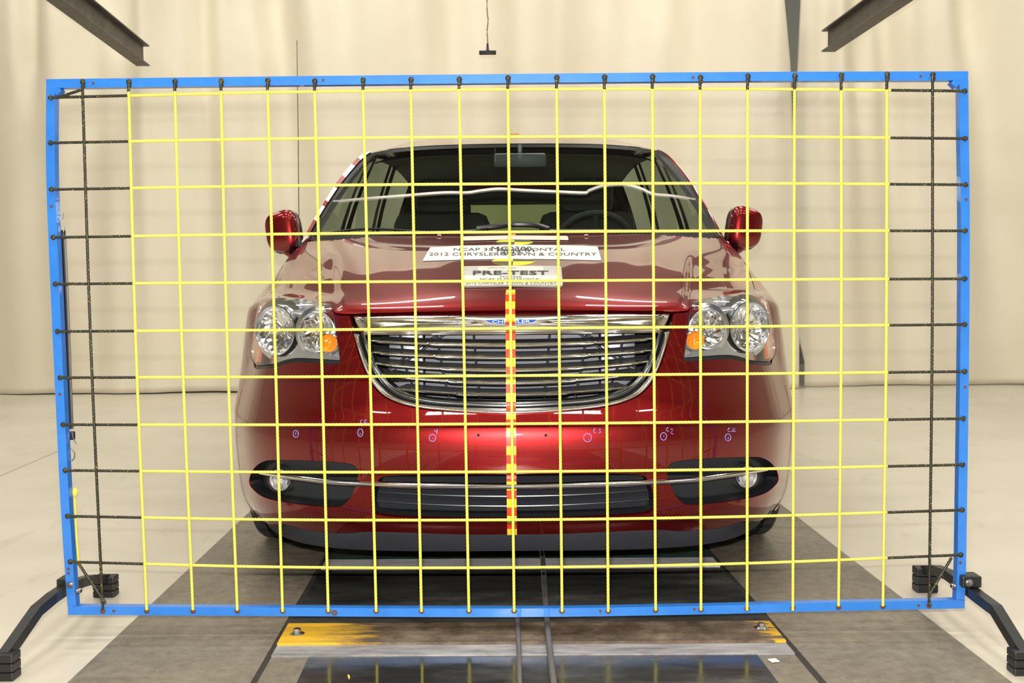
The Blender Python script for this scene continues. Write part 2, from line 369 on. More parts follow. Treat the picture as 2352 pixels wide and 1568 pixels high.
# fenders with wheel arch, doors
def uvyz(y,z):
    u=np.linspace(5.5,9,351); out=None; v=5.0
    for _ in range(12):
        q=body(u,np.full(351,v),False); uu=float(np.interp(y,q[:,1],u)); v=uvz(uu,z)
    return uu,v
arch=[uvyz(3.9+.405*math.cos(t),.36+.405*math.sin(t)) for t in np.linspace(math.radians(-18),math.radians(198),19)]
arch=[(arch[0][0],0.0)]+arch+[(arch[-1][0],0.0)]
for sg,side in ((1,'right'),(-1,'left')):
    M=np.array([sg,1])
    lo_out=gap_lamp[:nb+3]
    fl=[tuple(p) for p in seam_uv[::-1]]; fl=[(a+.035,b) for a,b in fl]
    l=[(7.4,14.0),(6.55,14.3),(6.05,14.45)]+[p for p in fl if p[1]>8.9]+[tuple(p) for p in lo_out[5:nb] ]+[(us+.03,5.2),(us+.03,3.2),(us+.03,1.2),(us+.03,.2)]
    l+=[(max(us+.06,p[0]),p[1]) for p in arch[::-1]]+[(7.4,0),(7.4,7)]
    panel('fender',np.array(l)*M,[],PAINT,CAR,du=.10,flange=.012)
    panel('side_body',np.array([(7.42,14.0),(7.42,0),(9,0),(9,14.0)])*M,[],PAINT,CAR,du=.14,flange=.012)
# dark inner shell behind the panels
uu,vv=np.meshgrid(np.linspace(-9,9,73),np.linspace(0,13.4,30),indexing='ij')
q=body(uu.ravel(),vv.ravel(),False); nn=bnorm(uu.ravel(),vv.ravel(),False); q=q-nn*.16
q[:,2]=np.maximum(q[:,2],.19)
fs=[(i*30+j,(i+1)*30+j,(i+1)*30+j+1,i*30+j+1) for i in range(72) for j in range(29)]
# floor pan closes it from below
mesh('inner_body',q,fs,DARK,CAR,True)
fp=MB(); fp.box((0,5.7,.27),(1.2,4.4,.10)); fp.build('underbody',DARK,CAR,False)
# lower valance below the bumper
vb=UV(*zip(*[(0,577),(208,573),(322,569),(385,572),(470,565),(549,549),(600,532)])); Vt=body(vb[:,0],vb[:,1])
btm=[(0,.167,2.98),(.22,.166,2.985),(.42,.162,3.02),(.56,.159,3.08),(.67,.160,3.17),(.76,.166,3.31),(.80,.176,3.45)]
top=crom([tuple(p) for p in Vt],4); bot=crom([(x,y,z) for x,z,y in btm],4)
tp=[(-x,y,z) for x,y,z in top[::-1][:-1]]+top; bt=[(-x,y,z) for x,y,z in bot[::-1][:-1]]+bot
m=len(tp); rows=[[(x,y+.012,z+.025) for x,y,z in tp],[(x,y-.003,z) for x,y,z in tp],[tuple((.5*np.array(p)+.5*np.array(r)-np.array((0,.006,0)))) for p,r in zip(tp,bt)],bt,[(x*.97,y+.10,z+.012) for x,y,z in bt]]
vs=[p for r in rows for p in r]; fs=[(i*m+k,(i+1)*m+k,(i+1)*m+k+1,i*m+k+1) for i in range(4) for k in range(m-1)]
tag(mesh('lower_valance',vs,fs,LIPM,CAR),'dark grey plastic valance')
# ---------------------------------------------------------------- setting
FLOOR=mat('painted_concrete_floor',(.62,.57,.47),.32)
n=noise(FLOOR,.9,8,.65); n2=noise(FLOOR,7,6,.7,sc=(1,.35,1)); n3=noise(FLOOR,38,4,.6)
c1=ramp(FLOOR,n.outputs[0],[(.32,(.56,.515,.42)),(.62,(.66,.61,.51))]).outputs[0]
c2=ramp(FLOOR,n2.outputs[0],[(.28,(.42,.37,.28)),(.42,(1,1,1))]).outputs[0]
c3=ramp(FLOOR,n3.outputs[0],[(.27,(.6,.56,.5)),(.33,(1,1,1))]).outputs[0]
o1=mix(FLOOR,.35,c1,c2,'MULTIPLY'); o2=mix(FLOOR,.5,o1,c3,'MULTIPLY'); nodes(FLOOR)[1].new(o2,nodes(FLOOR)[2].inputs['Base Color'])
PLATE=mat('worn_steel_track_plate',(.2,.18,.15),.5,.15)
n=noise(PLATE,1.6,9,.7,sc=(1,.5,1)); n2=noise(PLATE,30,5,.75); n3=noise(PLATE,90,3,.6)
c1=ramp(PLATE,n.outputs[0],[(.30,(.15,.13,.105)),(.5,(.215,.19,.15)),(.72,(.31,.275,.215))]).outputs[0]
c2=ramp(PLATE,n2.outputs[0],[(.3,(.62,.58,.52)),(.6,(1.1,1.1,1.1))]).outputs[0]
c3=ramp(PLATE,n3.outputs[0],[(.69,(0,0,0)),(.74,(1,1,1))]).outputs[0]
o1=mix(PLATE,.8,c1,c2,'MULTIPLY'); o2=mix(PLATE,c3,o1,(.40,.38,.34)); nodes(PLATE)[1].new(o2,nodes(PLATE)[2].inputs['Base Color'])
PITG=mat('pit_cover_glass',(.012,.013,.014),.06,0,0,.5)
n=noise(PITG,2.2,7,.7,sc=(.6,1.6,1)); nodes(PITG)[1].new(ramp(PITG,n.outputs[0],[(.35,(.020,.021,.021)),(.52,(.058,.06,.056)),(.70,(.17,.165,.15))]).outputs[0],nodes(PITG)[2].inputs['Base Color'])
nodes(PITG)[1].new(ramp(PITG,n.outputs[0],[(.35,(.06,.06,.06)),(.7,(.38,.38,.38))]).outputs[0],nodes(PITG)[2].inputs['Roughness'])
YB=mat('scraped_yellow_paint_beam',(.5,.3,.03),.55)
N,L,b=nodes(YB); tc=N.new('ShaderNodeTexCoord'); sx=N.new('ShaderNodeSeparateXYZ'); L.new(tc.outputs['Object'],sx.inputs[0]); 
n=noise(YB,26,6,.75,sc=(.35,2,1)); ad=N.new('ShaderNodeMath'); ad.operation='MULTIPLY_ADD'; ad.inputs[1].default_value=.45; L.new(n.outputs[0],ad.inputs[0]); L.new(sx.outputs[0],ad.inputs[2])
mr=N.new('ShaderNodeMapRange'); mr.inputs[1].default_value=-.6; mr.inputs[2].default_value=1.1; L.new(ad.outputs[0],mr.inputs[0])
r1=ramp(YB,mr.outputs[0],[(.19,(1,1,1)),(.27,(0,0,0)),(.86,(0,0,0)),(.885,(1,1,1))])
n2=noise(YB,9,6,.7); rr=ramp(YB,n2.outputs[0],[(.3,(.035,.022,.014)),(.5,(.12,.085,.055)),(.7,(.24,.19,.14))])
L.new(mix(YB,r1.outputs[0],rr.outputs[0],(.72,.42,.02)),b.inputs['Base Color'])
SILV=mat('scuffed_aluminium_edge',(.4,.4,.41),.5,.05)
n=noise(SILV,9,7,.8,sc=(.5,3,1)); nodes(SILV)[1].new(ramp(SILV,n.outputs[0],[(.3,(.10,.10,.105)),(.5,(.28,.27,.28)),(.75,(.5,.5,.5))]).outputs[0],nodes(SILV)[2].inputs['Base Color'])
SILV2=mat('shade_lifted_aluminium_edge',(.8,.8,.82),.35,.1)  # copy of SILV with its colour brightened to offset the van's shadow
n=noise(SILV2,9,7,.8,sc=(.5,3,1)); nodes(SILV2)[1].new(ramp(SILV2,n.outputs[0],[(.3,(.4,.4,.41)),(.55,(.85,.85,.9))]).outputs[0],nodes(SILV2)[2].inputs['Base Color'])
GRN=mat('worn_green_painted_beam',(.05,.09,.07),.5)
n=noise(GRN,18,6,.8,sc=(.4,2,1)); nodes(GRN)[1].new(ramp(GRN,n.outputs[0],[(.45,(.03,.032,.026)),(.62,(.02,.13,.10)),(.75,(.06,.30,.23))]).outputs[0],nodes(GRN)[2].inputs['Base Color'])
JOINT=mat('floor_joint_filler',(.16,.15,.13),.7); SEAMM=mat('dirty_seam',(.03,.026,.022),.8)
CURT=mat('cream_canvas',(.74,.68,.53),.75)
n=noise(CURT,1.1,6,.6); nodes(CURT)[1].new(ramp(CURT,n.outputs[0],[(.3,(.80,.74,.59)),(.7,(.87,.82,.68))]).outputs[0],nodes(CURT)[2].inputs['Base Color'])
SIDEM=mat('cream_side_wall',(.62,.58,.47),.8); WALLM=mat('dark_grey_wall',(.26,.265,.24),.7); CEILM=mat('dark_roof_deck',(.10,.10,.10),.8)
CEILM2=mat('roof_steel',(.05,.05,.05),.7)
def struct(o): o['kind']='structure'; return o
def slab(name,quad,z0,z1,m,parent=None):
    vs=[(x,y,z) for z in (z0,z1) for x,y in quad]; fs=[(3,2,1,0),(4,5,6,7)]+[(k,(k+1)%4,4+(k+1)%4,4+k) for k in range(4)]
    return mesh(name,vs,fs,m,parent,False)
struct(slab('floor',[(-9.5,-6),(9.5,-6),(9.5,12),(-9.5,12)],-.12,0,FLOOR))
struct(slab('ceiling',[(-9.5,-6),(9.5,-6),(9.5,12),(-9.5,12)],6.3,6.4,CEILM))
struct(slab('wall_back',[(-9.5,11.9),(9.5,11.9),(9.5,12),(-9.5,12)],0,6.3,WALLM))
struct(slab('wall_front',[(-9.5,-6),(9.5,-6),(9.5,-5.9),(-9.5,-5.9)],0,6.3,WALLM))
struct(slab('wall_left',[(-9.5,-5.9),(-9.4,-5.9),(-9.4,11.9),(-9.5,11.9)],0,6.3,SIDEM))
struct(slab('wall_right',[(9.4,-5.9),(9.5,-5.9),(9.5,11.9),(9.4,11.9)],0,6.3,SIDEM))
# track let into the floor
def line(p,q,y): # world x on the line through two floor pixels at depth y
    a=Pz(*p,0); b=Pz(*q,0); return a.x+(b.x-a.x)*(y-a.y)/(b.y-a.y)
LO=lambda y: line((158,1568),(569,1181),y); RO=lambda y: line((2321,1568),(1834,1191),y)
LI=lambda y: line((583,1568),(763,1254),y); RI=lambda y: line((1888,1568),(1620,1257),y)
Y0,Y1=.2,9.2
struct(slab('floor_plate_left',[(LO(Y0),Y0),(LI(Y0)-.006,Y0),(LI(Y1)-.006,Y1),(LO(Y1),Y1)],.0005,.004,PLATE))
struct(slab('floor_plate_right',[(RI(Y0)+.008,Y0),(RO(Y0),Y0),(RO(Y1),Y1),(RI(Y1)+.008,Y1)],.0005,.004,PLATE))
struct(slab('floor_pit',[(LI(Y0)-.006,Y0),(RI(Y0)+.008,Y0),(RI(Y1)+.008,Y1),(LI(Y1)-.006,Y1)],.0003,.001,SEAMM))
def zy(px,py): return Pz(px,py,0).y
def cross(name,y0,y1,z,m,ins=.008,label=None,cat=None,kind=None):
    o=slab(name,[(LI(y0)+ins,y0),(RI(y0)-ins,y0),(RI(y1)-ins,y1),(LI(y1)+ins,y1)],.001,z,m); tag(o,label,cat,None,kind); return o
yA=zy(1200,1484); yB=zy(1200,1438); yC=zy(1200,1508); yD=zy(1200,1306); yE=zy(1200,1286); yF=zy(1200,1262)
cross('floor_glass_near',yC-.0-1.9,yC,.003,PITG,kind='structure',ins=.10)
cross('floor_rim_near',yC-.0-1.9,yC-.001,.0015,PLATE,kind='structure',ins=.008)
cross('edge_strip',yC+.001,yA-.001,.006,SILV,label='scuffed bare metal strip across the track in front of the yellow beam',cat='metal strip')
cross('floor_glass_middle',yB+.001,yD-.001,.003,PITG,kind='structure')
cross('edge_strip',yD,yE,.006,SILV2,label='scuffed metal strip, colour brightened against shade, across the track just ahead of the van',cat='metal strip')
cross('green_beam',yE+.001,yF+.1,.006,GRN,label='worn green painted cross beam under the nose of the van',cat='beam')
yb=cross('yellow_beam',yA,yB,.012,YB,label='scraped yellow and rust cross beam with bolts in the track floor',cat='beam')
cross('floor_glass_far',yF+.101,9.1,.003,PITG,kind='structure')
for (px,py) in ((683,1454),(1748,1441)):
    c=Pz(px,py,.012); B=MB(); B.lathe([(0,.004),(.012,.004),(.018,0),(.019,0)],c,Vector((0,0,1)),20,upv=Vector((0,1,0))); 
    B.lathe([(0,.013),(.0095,.013),(.0105,.011),(.0105,.003)],c,Vector((0,0,1)),6,upv=Vector((0,1,0))); B.build('bolt',STEEL,yb,True,25)
j0,j1=Pz(-120,1144,0),Pz(150,1029,0)
struct(slab('floor_joint',[(j0.x,j0.y-.012),(j1.x,j1.y-.012),(j1.x,j1.y+.012),(j0.x,j0.y+.012)],.0004,.0012,JOINT))
# debris flecks
for (px,py,s,c,lab) in ((801,1553,.018,YEL,'tiny yellow rope offcut lying on the pit glass in front of the beam'),(1777,1516,.02,WHT,'small square white paper scrap on the track beside the pit glass')):
    q=Pz(px,py,.0045); B=MB(); B.box(q,(.02 if s>.018 else .004,s,.002),Matrix.Rotation(.25,3,'Z')); tag(B.build('scrap',c,None,False),lab,'scrap')
CABLE=mat('steel_cable',(.22,.215,.215),.45,.5)
def twisted(path,r,pitch,step,mats,name,parent,lobes=3,n=12,colf=None,depth=.11):
    pts=resamp([tuple(p) for p in path],step); N=len(pts); T=np.gradient(pts,axis=0); T/=np.linalg.norm(T,axis=1)[:,None]
    ref=np.array([0,1.,0]); 
    if abs(T[0]@ref)>.8: ref=np.array([0,0,1.])
    A=np.cross(T,ref); A/=np.linalg.norm(A,axis=1)[:,None]; B_=np.cross(T,A)
    s=np.arange(N)*step; q=2*np.pi*np.arange(n)/n; ph=2*np.pi*s[:,None]/pitch
    rad=r*(1-depth+depth*np.cos(lobes*(q[None]-ph)))
    V=pts[:,None]+A[:,None]*(rad*np.cos(q))[...,None]+B_[:,None]*(rad*np.sin(q))[...,None]
    i,k=np.meshgrid(np.arange(N-1),np.arange(n),indexing='ij'); k2=(k+1)%n
    Fc=np.stack([i*n+k,i*n+k2,(i+1)*n+k2,(i+1)*n+k],-1).reshape(-1,4); mi=np.zeros(len(Fc),int)
    if colf is not None: mi=np.repeat(colf(pts[:-1]),n).astype(int)
    return mesh(name,V.reshape(-1,3),Fc,mats,parent,True,mi,60)
for pl,lab in (([(1188,1415),(1192,1490),(1194,1568),(1198,1700)],'thin dark steel tow cable, the left of the two running along the pit'),([(1246,1276),(1250,1340),(1257,1430),(1265,1510),(1272,1568),(1284,1700)],'thicker grey steel tow cable running from under the van along the pit')):
    pp=[Pz(x,y,.018) for x,y in pl]; 
    if len(pl)>4: pp=[Vector((pp[0].x-.01,3.9,.018))]+pp
    tag(twisted(crom([tuple(p) for p in pp],6),.0065 if len(pl)<5 else .0085,.06,.006,CABLE,'tow_cable',None,lobes=5,n=15,depth=.12),lab,'cable','tow cables in the track pit')
# curtains
def curtain(name,edges,Y,lab,side):
    # edges: pixel x,y of the free edge from the top down
    E=[P(x,y,Y) for x,y in edges]; ez=[e.z for e in E][::-1]; ex=[e.x for e in E][::-1]
    nz=70; nx=420; zs=np.linspace(.010,3.58,nz); far=-9.3 if side<0 else 9.3
    V=[]
    for z in zs:
        xe=np.interp(z,ez,ex); t=np.linspace(0,1,nx); x=xe+(far-xe)*t
        a=.25+.75*min(1,max(0,(z-.2)/3.2)); xx=x-.04*z*np.sin(x*1.3)
        d=.12*np.sin(xx*3.1+1.2*np.sin(xx*.9))+.075*np.sin(xx*7.3+.8*np.sin(z*.7+xx))+.035*np.sin(xx*15.7+1.5*np.sin(z*.5)+2*np.sin(xx*2.1))
        # hanging swags near the top
        for (sx,sz,wd,am) in ((-4.05,2.55,.20,.10),(-3.3,3.05,.26,.10),(-2.1,3.1,.22,.07),(2.95,2.45,.30,.11),(-5.2,2.9,.24,.08),(1.2,3.2,.25,.06),(3.9,2.9,.25,.07)):
            g=np.exp(-((x-sx)/(wd*(.35+.65*np.clip((z-sz+.9)/1.5,0,1))))**2)*np.clip((z-sz)/.5+.5,0,1); d-=am*g*np.cos((x-sx)/wd*2.2)
        hem=.02*math.sin(1)*0
        zz=z+ (.004*np.sin(x*1.7)+.003*np.sin(x*4.3)) *(1 if z<.1 else 0)
        V+=[(p,Y-q*a*1.15,zt) for p,q,zt in zip(x,d,np.broadcast_to(zz,x.shape))]
    fs=[(i*nx+k,i*nx+k+1,(i+1)*nx+k+1,(i+1)*nx+k) if side>0 else (i*nx+k+1,i*nx+k,(i+1)*nx+k,(i+1)*nx+k+1) for i in range(nz-1) for k in range(nx-1)]
    o=mesh(name,V,fs,CURT,None,True,None,180); m=o.modifiers.new('cloth thickness','SOLIDIFY'); m.thickness=.006
    tag(o,lab,'curtain','canvas curtains closing off the back of the hall'); return o
curtain('canvas_curtain',[(1785,-300),(1785,0),(1810,150),(1825,390),(1832,600),(1836,780),(1835,905)],9.16,'wide cream canvas curtain behind the van, left of the slanted opening',-1)
curtain('canvas_curtain',[(1838,-300),(1836,0),(1828,190),(1821,390),(1827,600),(1832,770),(1846,830),(1846,905)],9.36,'cream canvas curtain hanging to the right of the slanted opening',1)
# steel beams overhead
def ibeam(edge,zb,y1,lab):
    a=Pz(*edge[0],zb); b=Pz(*edge[1],zb); d=(b-a); d/=d.y; e0=a; e1=a+d*(y1-a.y)
    w,h,t=.105,.165,.010; B=MB(); up=Vector((0,0,1)); s=edge[2]
    p=[e0+Vector((s*w/2,0,0)),e1+Vector((s*w/2,0,0))]
    for (c,sz) in (((0,t/2),(w,t)),((0,h-t/2),(w,t)),((0,h/2),(t*.8,h-2*t))):
        x,z=c; hw,hh=sz[0]/2,sz[1]/2; B.sweep(p,[(x-hw,z-hh),(x+hw,z-hh),(x+hw,z+hh),(x-hw,z+hh)])
    # bolt holes on the lower flange
    tag(B.build('steel_beam',BEAM,None,False),lab,'steel beam','steel beams hanging over the van')
ibeam(((314,152),(105,0),1),2.686,2.0,'dark steel I-beam overhead, upper left, ending above the frame corner')
ibeam(((1918,119),(2099,0),-1),2.686,2.0,'dark steel I-beam overhead, upper right, ending beside the curtain opening')
# hanging pull
t0=P(1120,110,7.0); tb=empty('hanging_handle',(t0.x,t0.y,t0.z-.03),'small black T-shaped handle hanging on a thin cord above the van','hanging handle')
B=MB(); pts=[P(x,y,7.0) for x,y in ((1119,-260),(1118.5,0),(1121,45),(1119,70),(1120.5,104))]; B.tube(crom([tuple(p) for p in pts],5),.0035,6); B.build('cord',mat('olive_cord',(.20,.18,.07),.6),tb)
B=MB(); B.tube([P(1120,100,7),P(1120,112,7),P(1120,119,7)],[.006,.008,.016],10); c=P(1120,121,7); B.box(c,(.108,.03,.023),bev=.003); B.build('grip',POW,tb)
# ---------------------------------------------------------------- rope grid frame
YF=2.75
fr=empty('rope_grid_frame',(0,YF,0),'blue steel frame strung with yellow and black ropes in front of the van','frame')
def rail(outer,inward,cap=0):
    c=[P(x+inward[0]*10,y+inward[1]*10,YF)+Vector((0,.0125,0)) for x,y in outer]
    return crom([tuple(p) for p in c],4)
TLc,TRc,BRc,BLc=(106,182),(2224,164),(2216,1397),(156,1412)
W_=.0125
B=MB(); sq=lambda h:[(-h,-W_),(h,-W_),(h,W_),(-h,W_)]
hh=.0112
for pts,inw,ext in (([TLc,(600,176),(1178,170),(1700,165.5),TRc],(0,1),.0),([BLc,(600,1414.5),(1178,1417),(1600,1411),(1850,1404.5),BRc],(0,-1),.0),
        ([(106,202),(106,400),(115,640),(126.6,899),(139,1160),(149.5,1320),(155,1392)],(1,0),0),([(2224,184),(2225,300),(2227.5,500),(2226,800),(2221,1168),(2219,1300),(2216,1378)],(-1,0),0)):
    r=rail(pts,inw)
    B.sweep(r,sq(hh),up=Vector((0,-1,0)))
# corner gussets
for (px,py) in ((130,207),(2196,190)): 
    c=P(px,py,YF)+Vector((0,.0125,0)); B.box(c,(.018,.024,.018),Matrix.Rotation(math.pi/4,3,'Y'))
B.build('frame_tube',BLUEM,fr,False)
VT=[189,295,401,507,614,722,833,943,1054,1166,1278,1388,1498,1608,1717,1825,1932,2037,2142]
VB=[236,337,443,545,649,754,864,968,1077,1181,1291,1397,1506,1610,1716,1821,1926,2028,2134]
VTy=[190,190,189,188,187,188,186,185,184,181,180,179,178,180,177,176,175,173,174]
HLy=[224,328,435,545,652,761,867,975,1080,1185,1290]; HRy=[209,318,424,530,640,745,853,961,1067,1171,1274]
HMy=[205,314,422,532.5,645,754,862.5,973,1083,1193.5,1303]
HLx=[116,116,118,122,127,132,138,145,150,155,161]; HRx=[2216,2217,2218,2217,2216,2216,2216,2213,2211,2210,2207]
HR={};VR={}
xl=lambda z: np.interp(z,[P(338,1400,YF).z,P(295,190,YF).z],[P(338,1400,YF).x,P(295,190,YF).x]); xr=lambda z: np.interp(z,[P(2028,1390,YF).z,P(2037,173,YF).z],[P(2028,1390,YF).x,P(2037,173,YF).x])
for k in range(11):
    y_=HMy[k]; L_,R_=HLy[k],HRy[k]
    path=[P(HLx[k],L_,YF-.004),P(640,(L_+y_)/2+(y_-(L_+R_)/2)*.25,YF-.004),P(1178,y_,YF-.004),P(1700,(R_+y_)/2+(y_-(L_+R_)/2)*.25,YF-.004),P(HRx[k],R_,YF-.004)]
    zc=(path[0].z+path[-1].z)/2
    HR[k]=twisted(crom([tuple(p) for p in path],10),.0040,.027,.0032,[YEL,BRP],'horizontal_rope',fr,colf=lambda q: ((q[:,0]<xl(q[:,2])-.004)|(q[:,0]>xr(q[:,2])+.006)))
ztop=[P(HLx[0]+(HRx[0]-HLx[0])*i/18,0,YF).z for i in range(19)]
for k in range(19):
    xm=(VT[k]+VB[k])/2+(-4 if k<4 else (3 if k>15 else 0)); yb=1401 if k not in (16,17,18) else 1391
    if k<3: yb=1400
    p0,p1,p2=P(VT[k],VTy[k],YF-.011),P(xm,790,YF-.012),P(VB[k],yb+(3 if 3<k<12 else 0),YF-.010)
    zc=P(VT[k],np.interp(k,[0,9,18],[212,205,207]),YF).z
    bl=k in (0,18)
    VR[k]=twisted(crom([tuple(p) for p in (p0,p1,p2)],12),.0041 if not bl else .0039,.027,.0032,[YEL,BRP],'vertical_rope',fr,colf=(lambda q: np.ones(len(q))) if bl else (lambda q: q[:,2]>zc))

def knob(name,c,r,m,par,sc=(1,1,1)):
    v,f=sph(c,r,10,6,sc); g=MB(); g.add(v,f); return g.build(name,m,par)
for k in range(19):
    knob('rope_knot',P(VT[k]+1,VTy[k]-2,YF-.004),.0072,BRP,VR[k],(1,.8,1.1)); knob('knot_tail',P(VT[k]+4,VTy[k]+7,YF-.006),.0042,BRP,VR[k],(.7,1,1.5))
    knob('rope_hole',P(VB[k],(1403 if k<12 else 1403-(k-11)*1.8),YF-.001),.0075,RUST,VR[k],(1,.3,.9))
for k in range(11):
    for x,y in ((HLx[k],HLy[k]),(HRx[k],HRy[k])): knob('rope_knot',P(x,y,YF-.003),.0070,BRP,HR[k],(1,.7,1))
for (x,y) in ((214,191),(742,184),(1592,178),(2115,175),(118,474),(137,905),(157,1306),(157,1316),(261,1403),(1379,1403),(1595,1399),(2110,1390),(2206,1292),(2219,458),(2217,889)):
    HB=MB(); HB.lathe([(0,.0012),(.0034,.0012),(.0038,.0)],P(x,y,YF-.0006),Vector((0,-1,0)),12); HB.build('drilled_hole',RUST,fr)
c=P(768,1407,YF-.001); HB=MB(); HB.lathe([(.0025,.002),(.007,.002),(.0075,0)],c,Vector((0,-1,0)),16); HB.build('rusty_rivet',RUST,fr)
for a,b_ in (((132,224),(188,206)),((180,1293),(243,1386)),((2186,1280),(2134,1366))):
    twisted([tuple(P(*a,YF-.004)),tuple(P(*b_,YF-.012))],.004,.027,.004,[BRP],'corner_tie',fr)
# stand legs
def leg(sg,pts,clamp,name):
    g=MB(); pp=[P(x,y,Y) for x,y,Y in pts]
    h=.0125; g.sweep([tuple(p) for p in pp],[(-h,-.013),(h,-.013),(h,.013),(-h,.013)]); lg=g.build('stand_leg',POW,fr,False)
    for p,q,tilt in ((pp[0],pp[1],.0),(pp[-1],pp[-2],-.0)):
        f=MB(); d=(p-q).normalized(); base=Vector((p.x,p.y,0))
        n=3; top=p.z+.012; hgt=top/n
        for i in range(n): f.box((p.x+ (0.012 if p.y<YF else .0)*0,p.y,hgt*(i+.5)),(.062 if p.y>YF else .058,.045,hgt-.0012),bev=.003)
        f.build('foot_pad',POW,lg,False)
    return lg
leg(-1,[(243,1330,3.14),(207,1330,3.02),(182,1338,2.90),(150,1352,2.80),(120,1372,2.70),(84,1402,2.62),(10,1508,2.47)],None,'l')
leg(1,[(2125,1310,3.14),(2152,1308,3.02),(2180,1320,2.90),(2214,1344,2.80),(2250,1372,2.70),(2288,1400,2.60),(2350,1502,2.47)],None,'r')
B=MB(); B.box(P(152,1337,2.80),(.032,.05,.03),bev=.004); B.build('clamp_block',POW,fr,False)
B=MB(); B.box(P(2224,1331,YF+.005),(.05,.05,.03),bev=.004); B.build('clamp_block',POW,fr,False)
for (x,y,ax) in ((160,1343,(0,-1,0)),(181,1356,(1,-.3,0)),(2218,1333,(0,-1,0)),(2190,1345,(-1,-.3,0))):
    B=MB(); c=P(x,y,YF-.001 if ax[0]==0 else YF+.008); 
    if x==2218: c.y-=.022
    B.lathe([(0,.007),(.005,.007),(.006,.005),(.006,0),(.0095,0),(.0095,-.001)],c,Vector(ax),16); B.build('bolt',STEEL,fr)
# strap, hooks, tail behind the left rail
st=empty('bungee_strap',tuple(P(155,760,YF+.03)),'black elastic strap with wire hooks hanging behind the left rail of the blue frame','strap')
B=MB(); B.tube(crom([tuple(P(x,y,YF+.035)) for x,y in ((145,540),(150,640),(155,760),(159,880),(163,985))],4),.0035,8,flat=2); B.build('elastic_strap',POW,st)
for pl in (((142,486),(145,496),(142,504)),((146,532),(147,520)),((165,992),(170,1010),(175,1019)),((163,1030),(171,1040),(170,1052),(165,1058))):
    B=MB(); B.tube(crom([tuple(P(x,y,YF+.03)) for x,y in pl],5),.0016,8); B.build('wire_hook',STEEL,st)
for (x,y) in ((144,538),(166,1000)): B=MB(); B.box(P(x,y,YF+.035),(.012,.012,.022),bev=.002); B.build('hook_grip',POW,st)
tag(twisted(crom([tuple(P(x,y,YF+.035)) for x,y in ((171,1130),(173,1180),(176,1240),(181,1296))],4),.0038,.027,.004,[YEL],'rope_end',fr),'loose yellow rope end with a knot')
v,f=sph(P(172,1130,YF+.03),.008,10,6,(1,1,1.6)); kb=MB(); kb.add(v,f); kb.build('loose_knot',YEL,fr)
FIX=MB()
for i,(x,y,sx,sy,p) in enumerate(LAMPS):
    e=empty('ceiling_light_fixture',(x,y,5.44),'long white fluorescent fixture hanging from the dark roof','ceiling light','ceiling lights over the track') if y<9 else empty('ceiling_light_fixture',(x,y,5.44),'added unseen fixture behind the canvas curtains, far right, brightening the back wall','ceiling light')
    B=MB(); B.box((x,y,5.49),(sx+.06,sy+.06,.08)); B.build('housing',WHT,e,False)
    B=MB(); B.tube([(x,y,5.53),(x,y,6.3)],.01,6); B.build('drop_rod',BEAM,e,False)
# ---------------------------------------------------------------- front-end details
def B3(a,b,off=0,umax=6.25):
    uv=UV(a,b,umax); return body(uv[:,0],uv[:,1])+bnorm(uv[:,0],uv[:,1],False)*off
def ribbon(name,A,Bp,hfun,mats,parent,nt=9,out=None,smooth=True):
    """strip between two 3D polylines, bulged towards the outside by hfun(t, i)"""
    A=np.array(A);Bp=np.array(Bp);n=len(A); vs=[]
    for k in range(nt):
        t=k/(nt-1)
        for i in range(n):
            d=np.array(out) if out is not None and np.ndim(out)==1 else (out[i] if out is not None else np.array([0,-1,0]))
            vs.append(A[i]*(1-t)+Bp[i]*t+d*hfun(t,i/(n-1)))
    fs=[(k*n+i,k*n+i+1,(k+1)*n+i+1,(k+1)*n+i) for k in range(nt-1) for i in range(n-1)]
    return mesh(name,vs,fs,mats,parent,smooth,None,50)
# grille surround and bars
inner=crom([(353,112),(349,128),(340,160),(326,196),(308,224),(284,247),(255,262),(225,270),(180,277),(120,281),(60,283.5),(0,284.5)],4)
outer=crom([(366,108),(361,128),(350,165),(337,200),(319,231),(297,254),(268,269),(240,278.5),(195,286.5),(130,293),(60,297.5),(0,299)],4)
inn=resamp(inner,6);n_=len(inn); tt=np.linspace(0,1,n_); oo=resamp(outer,1); oo=np.stack([np.interp(tt,np.linspace(0,1,len(oo)),oo[:,k]) for k in (0,1)],1)
def full(ab,off): q=B3(ab[:,0],ab[:,1],off); return np.vstack([q,(q*np.array([-1,1,1]))[::-1][1:]])
gr=empty('front_grille',(0,3.0,.7)); gr.parent=CAR; gr.matrix_parent_inverse=Matrix.Translation(CAR.location).inverted(); gr['label']='chrome grille with dark grey blades and winged emblem'
OUT3,IN3=full(oo,-.004),full(inn,-.006)
ribbon('chrome_surround',OUT3,IN3,lambda t,s:.014*math.sin(math.pi*t)**.7,CHROME,gr,11)
back=IN3+np.array([0,.10,0]); ribbon('dark_liner',IN3,back*np.array([.97,1,1])+np.array([0,0,.012]),lambda t,s:0,BLKT,gr,4)
s2=IN3*np.array([.985,1,1])+np.array([0,.004,.004]); s3=s2*np.array([.975,1,1])+np.array([0,.012,.012])
ribbon('inner_rim',s2,s3,lambda t,s:.006*math.sin(math.pi*t),mat('dark_chrome_rim',(.25,.26,.28),.15,1),gr,5)
aa=np.linspace(-364,364,81)
tl=B3(aa,69.5+(aa/364)**2*1.5,-.002); bl=B3(aa*.965,112.5-(aa/364)**2*1.0,-.012)
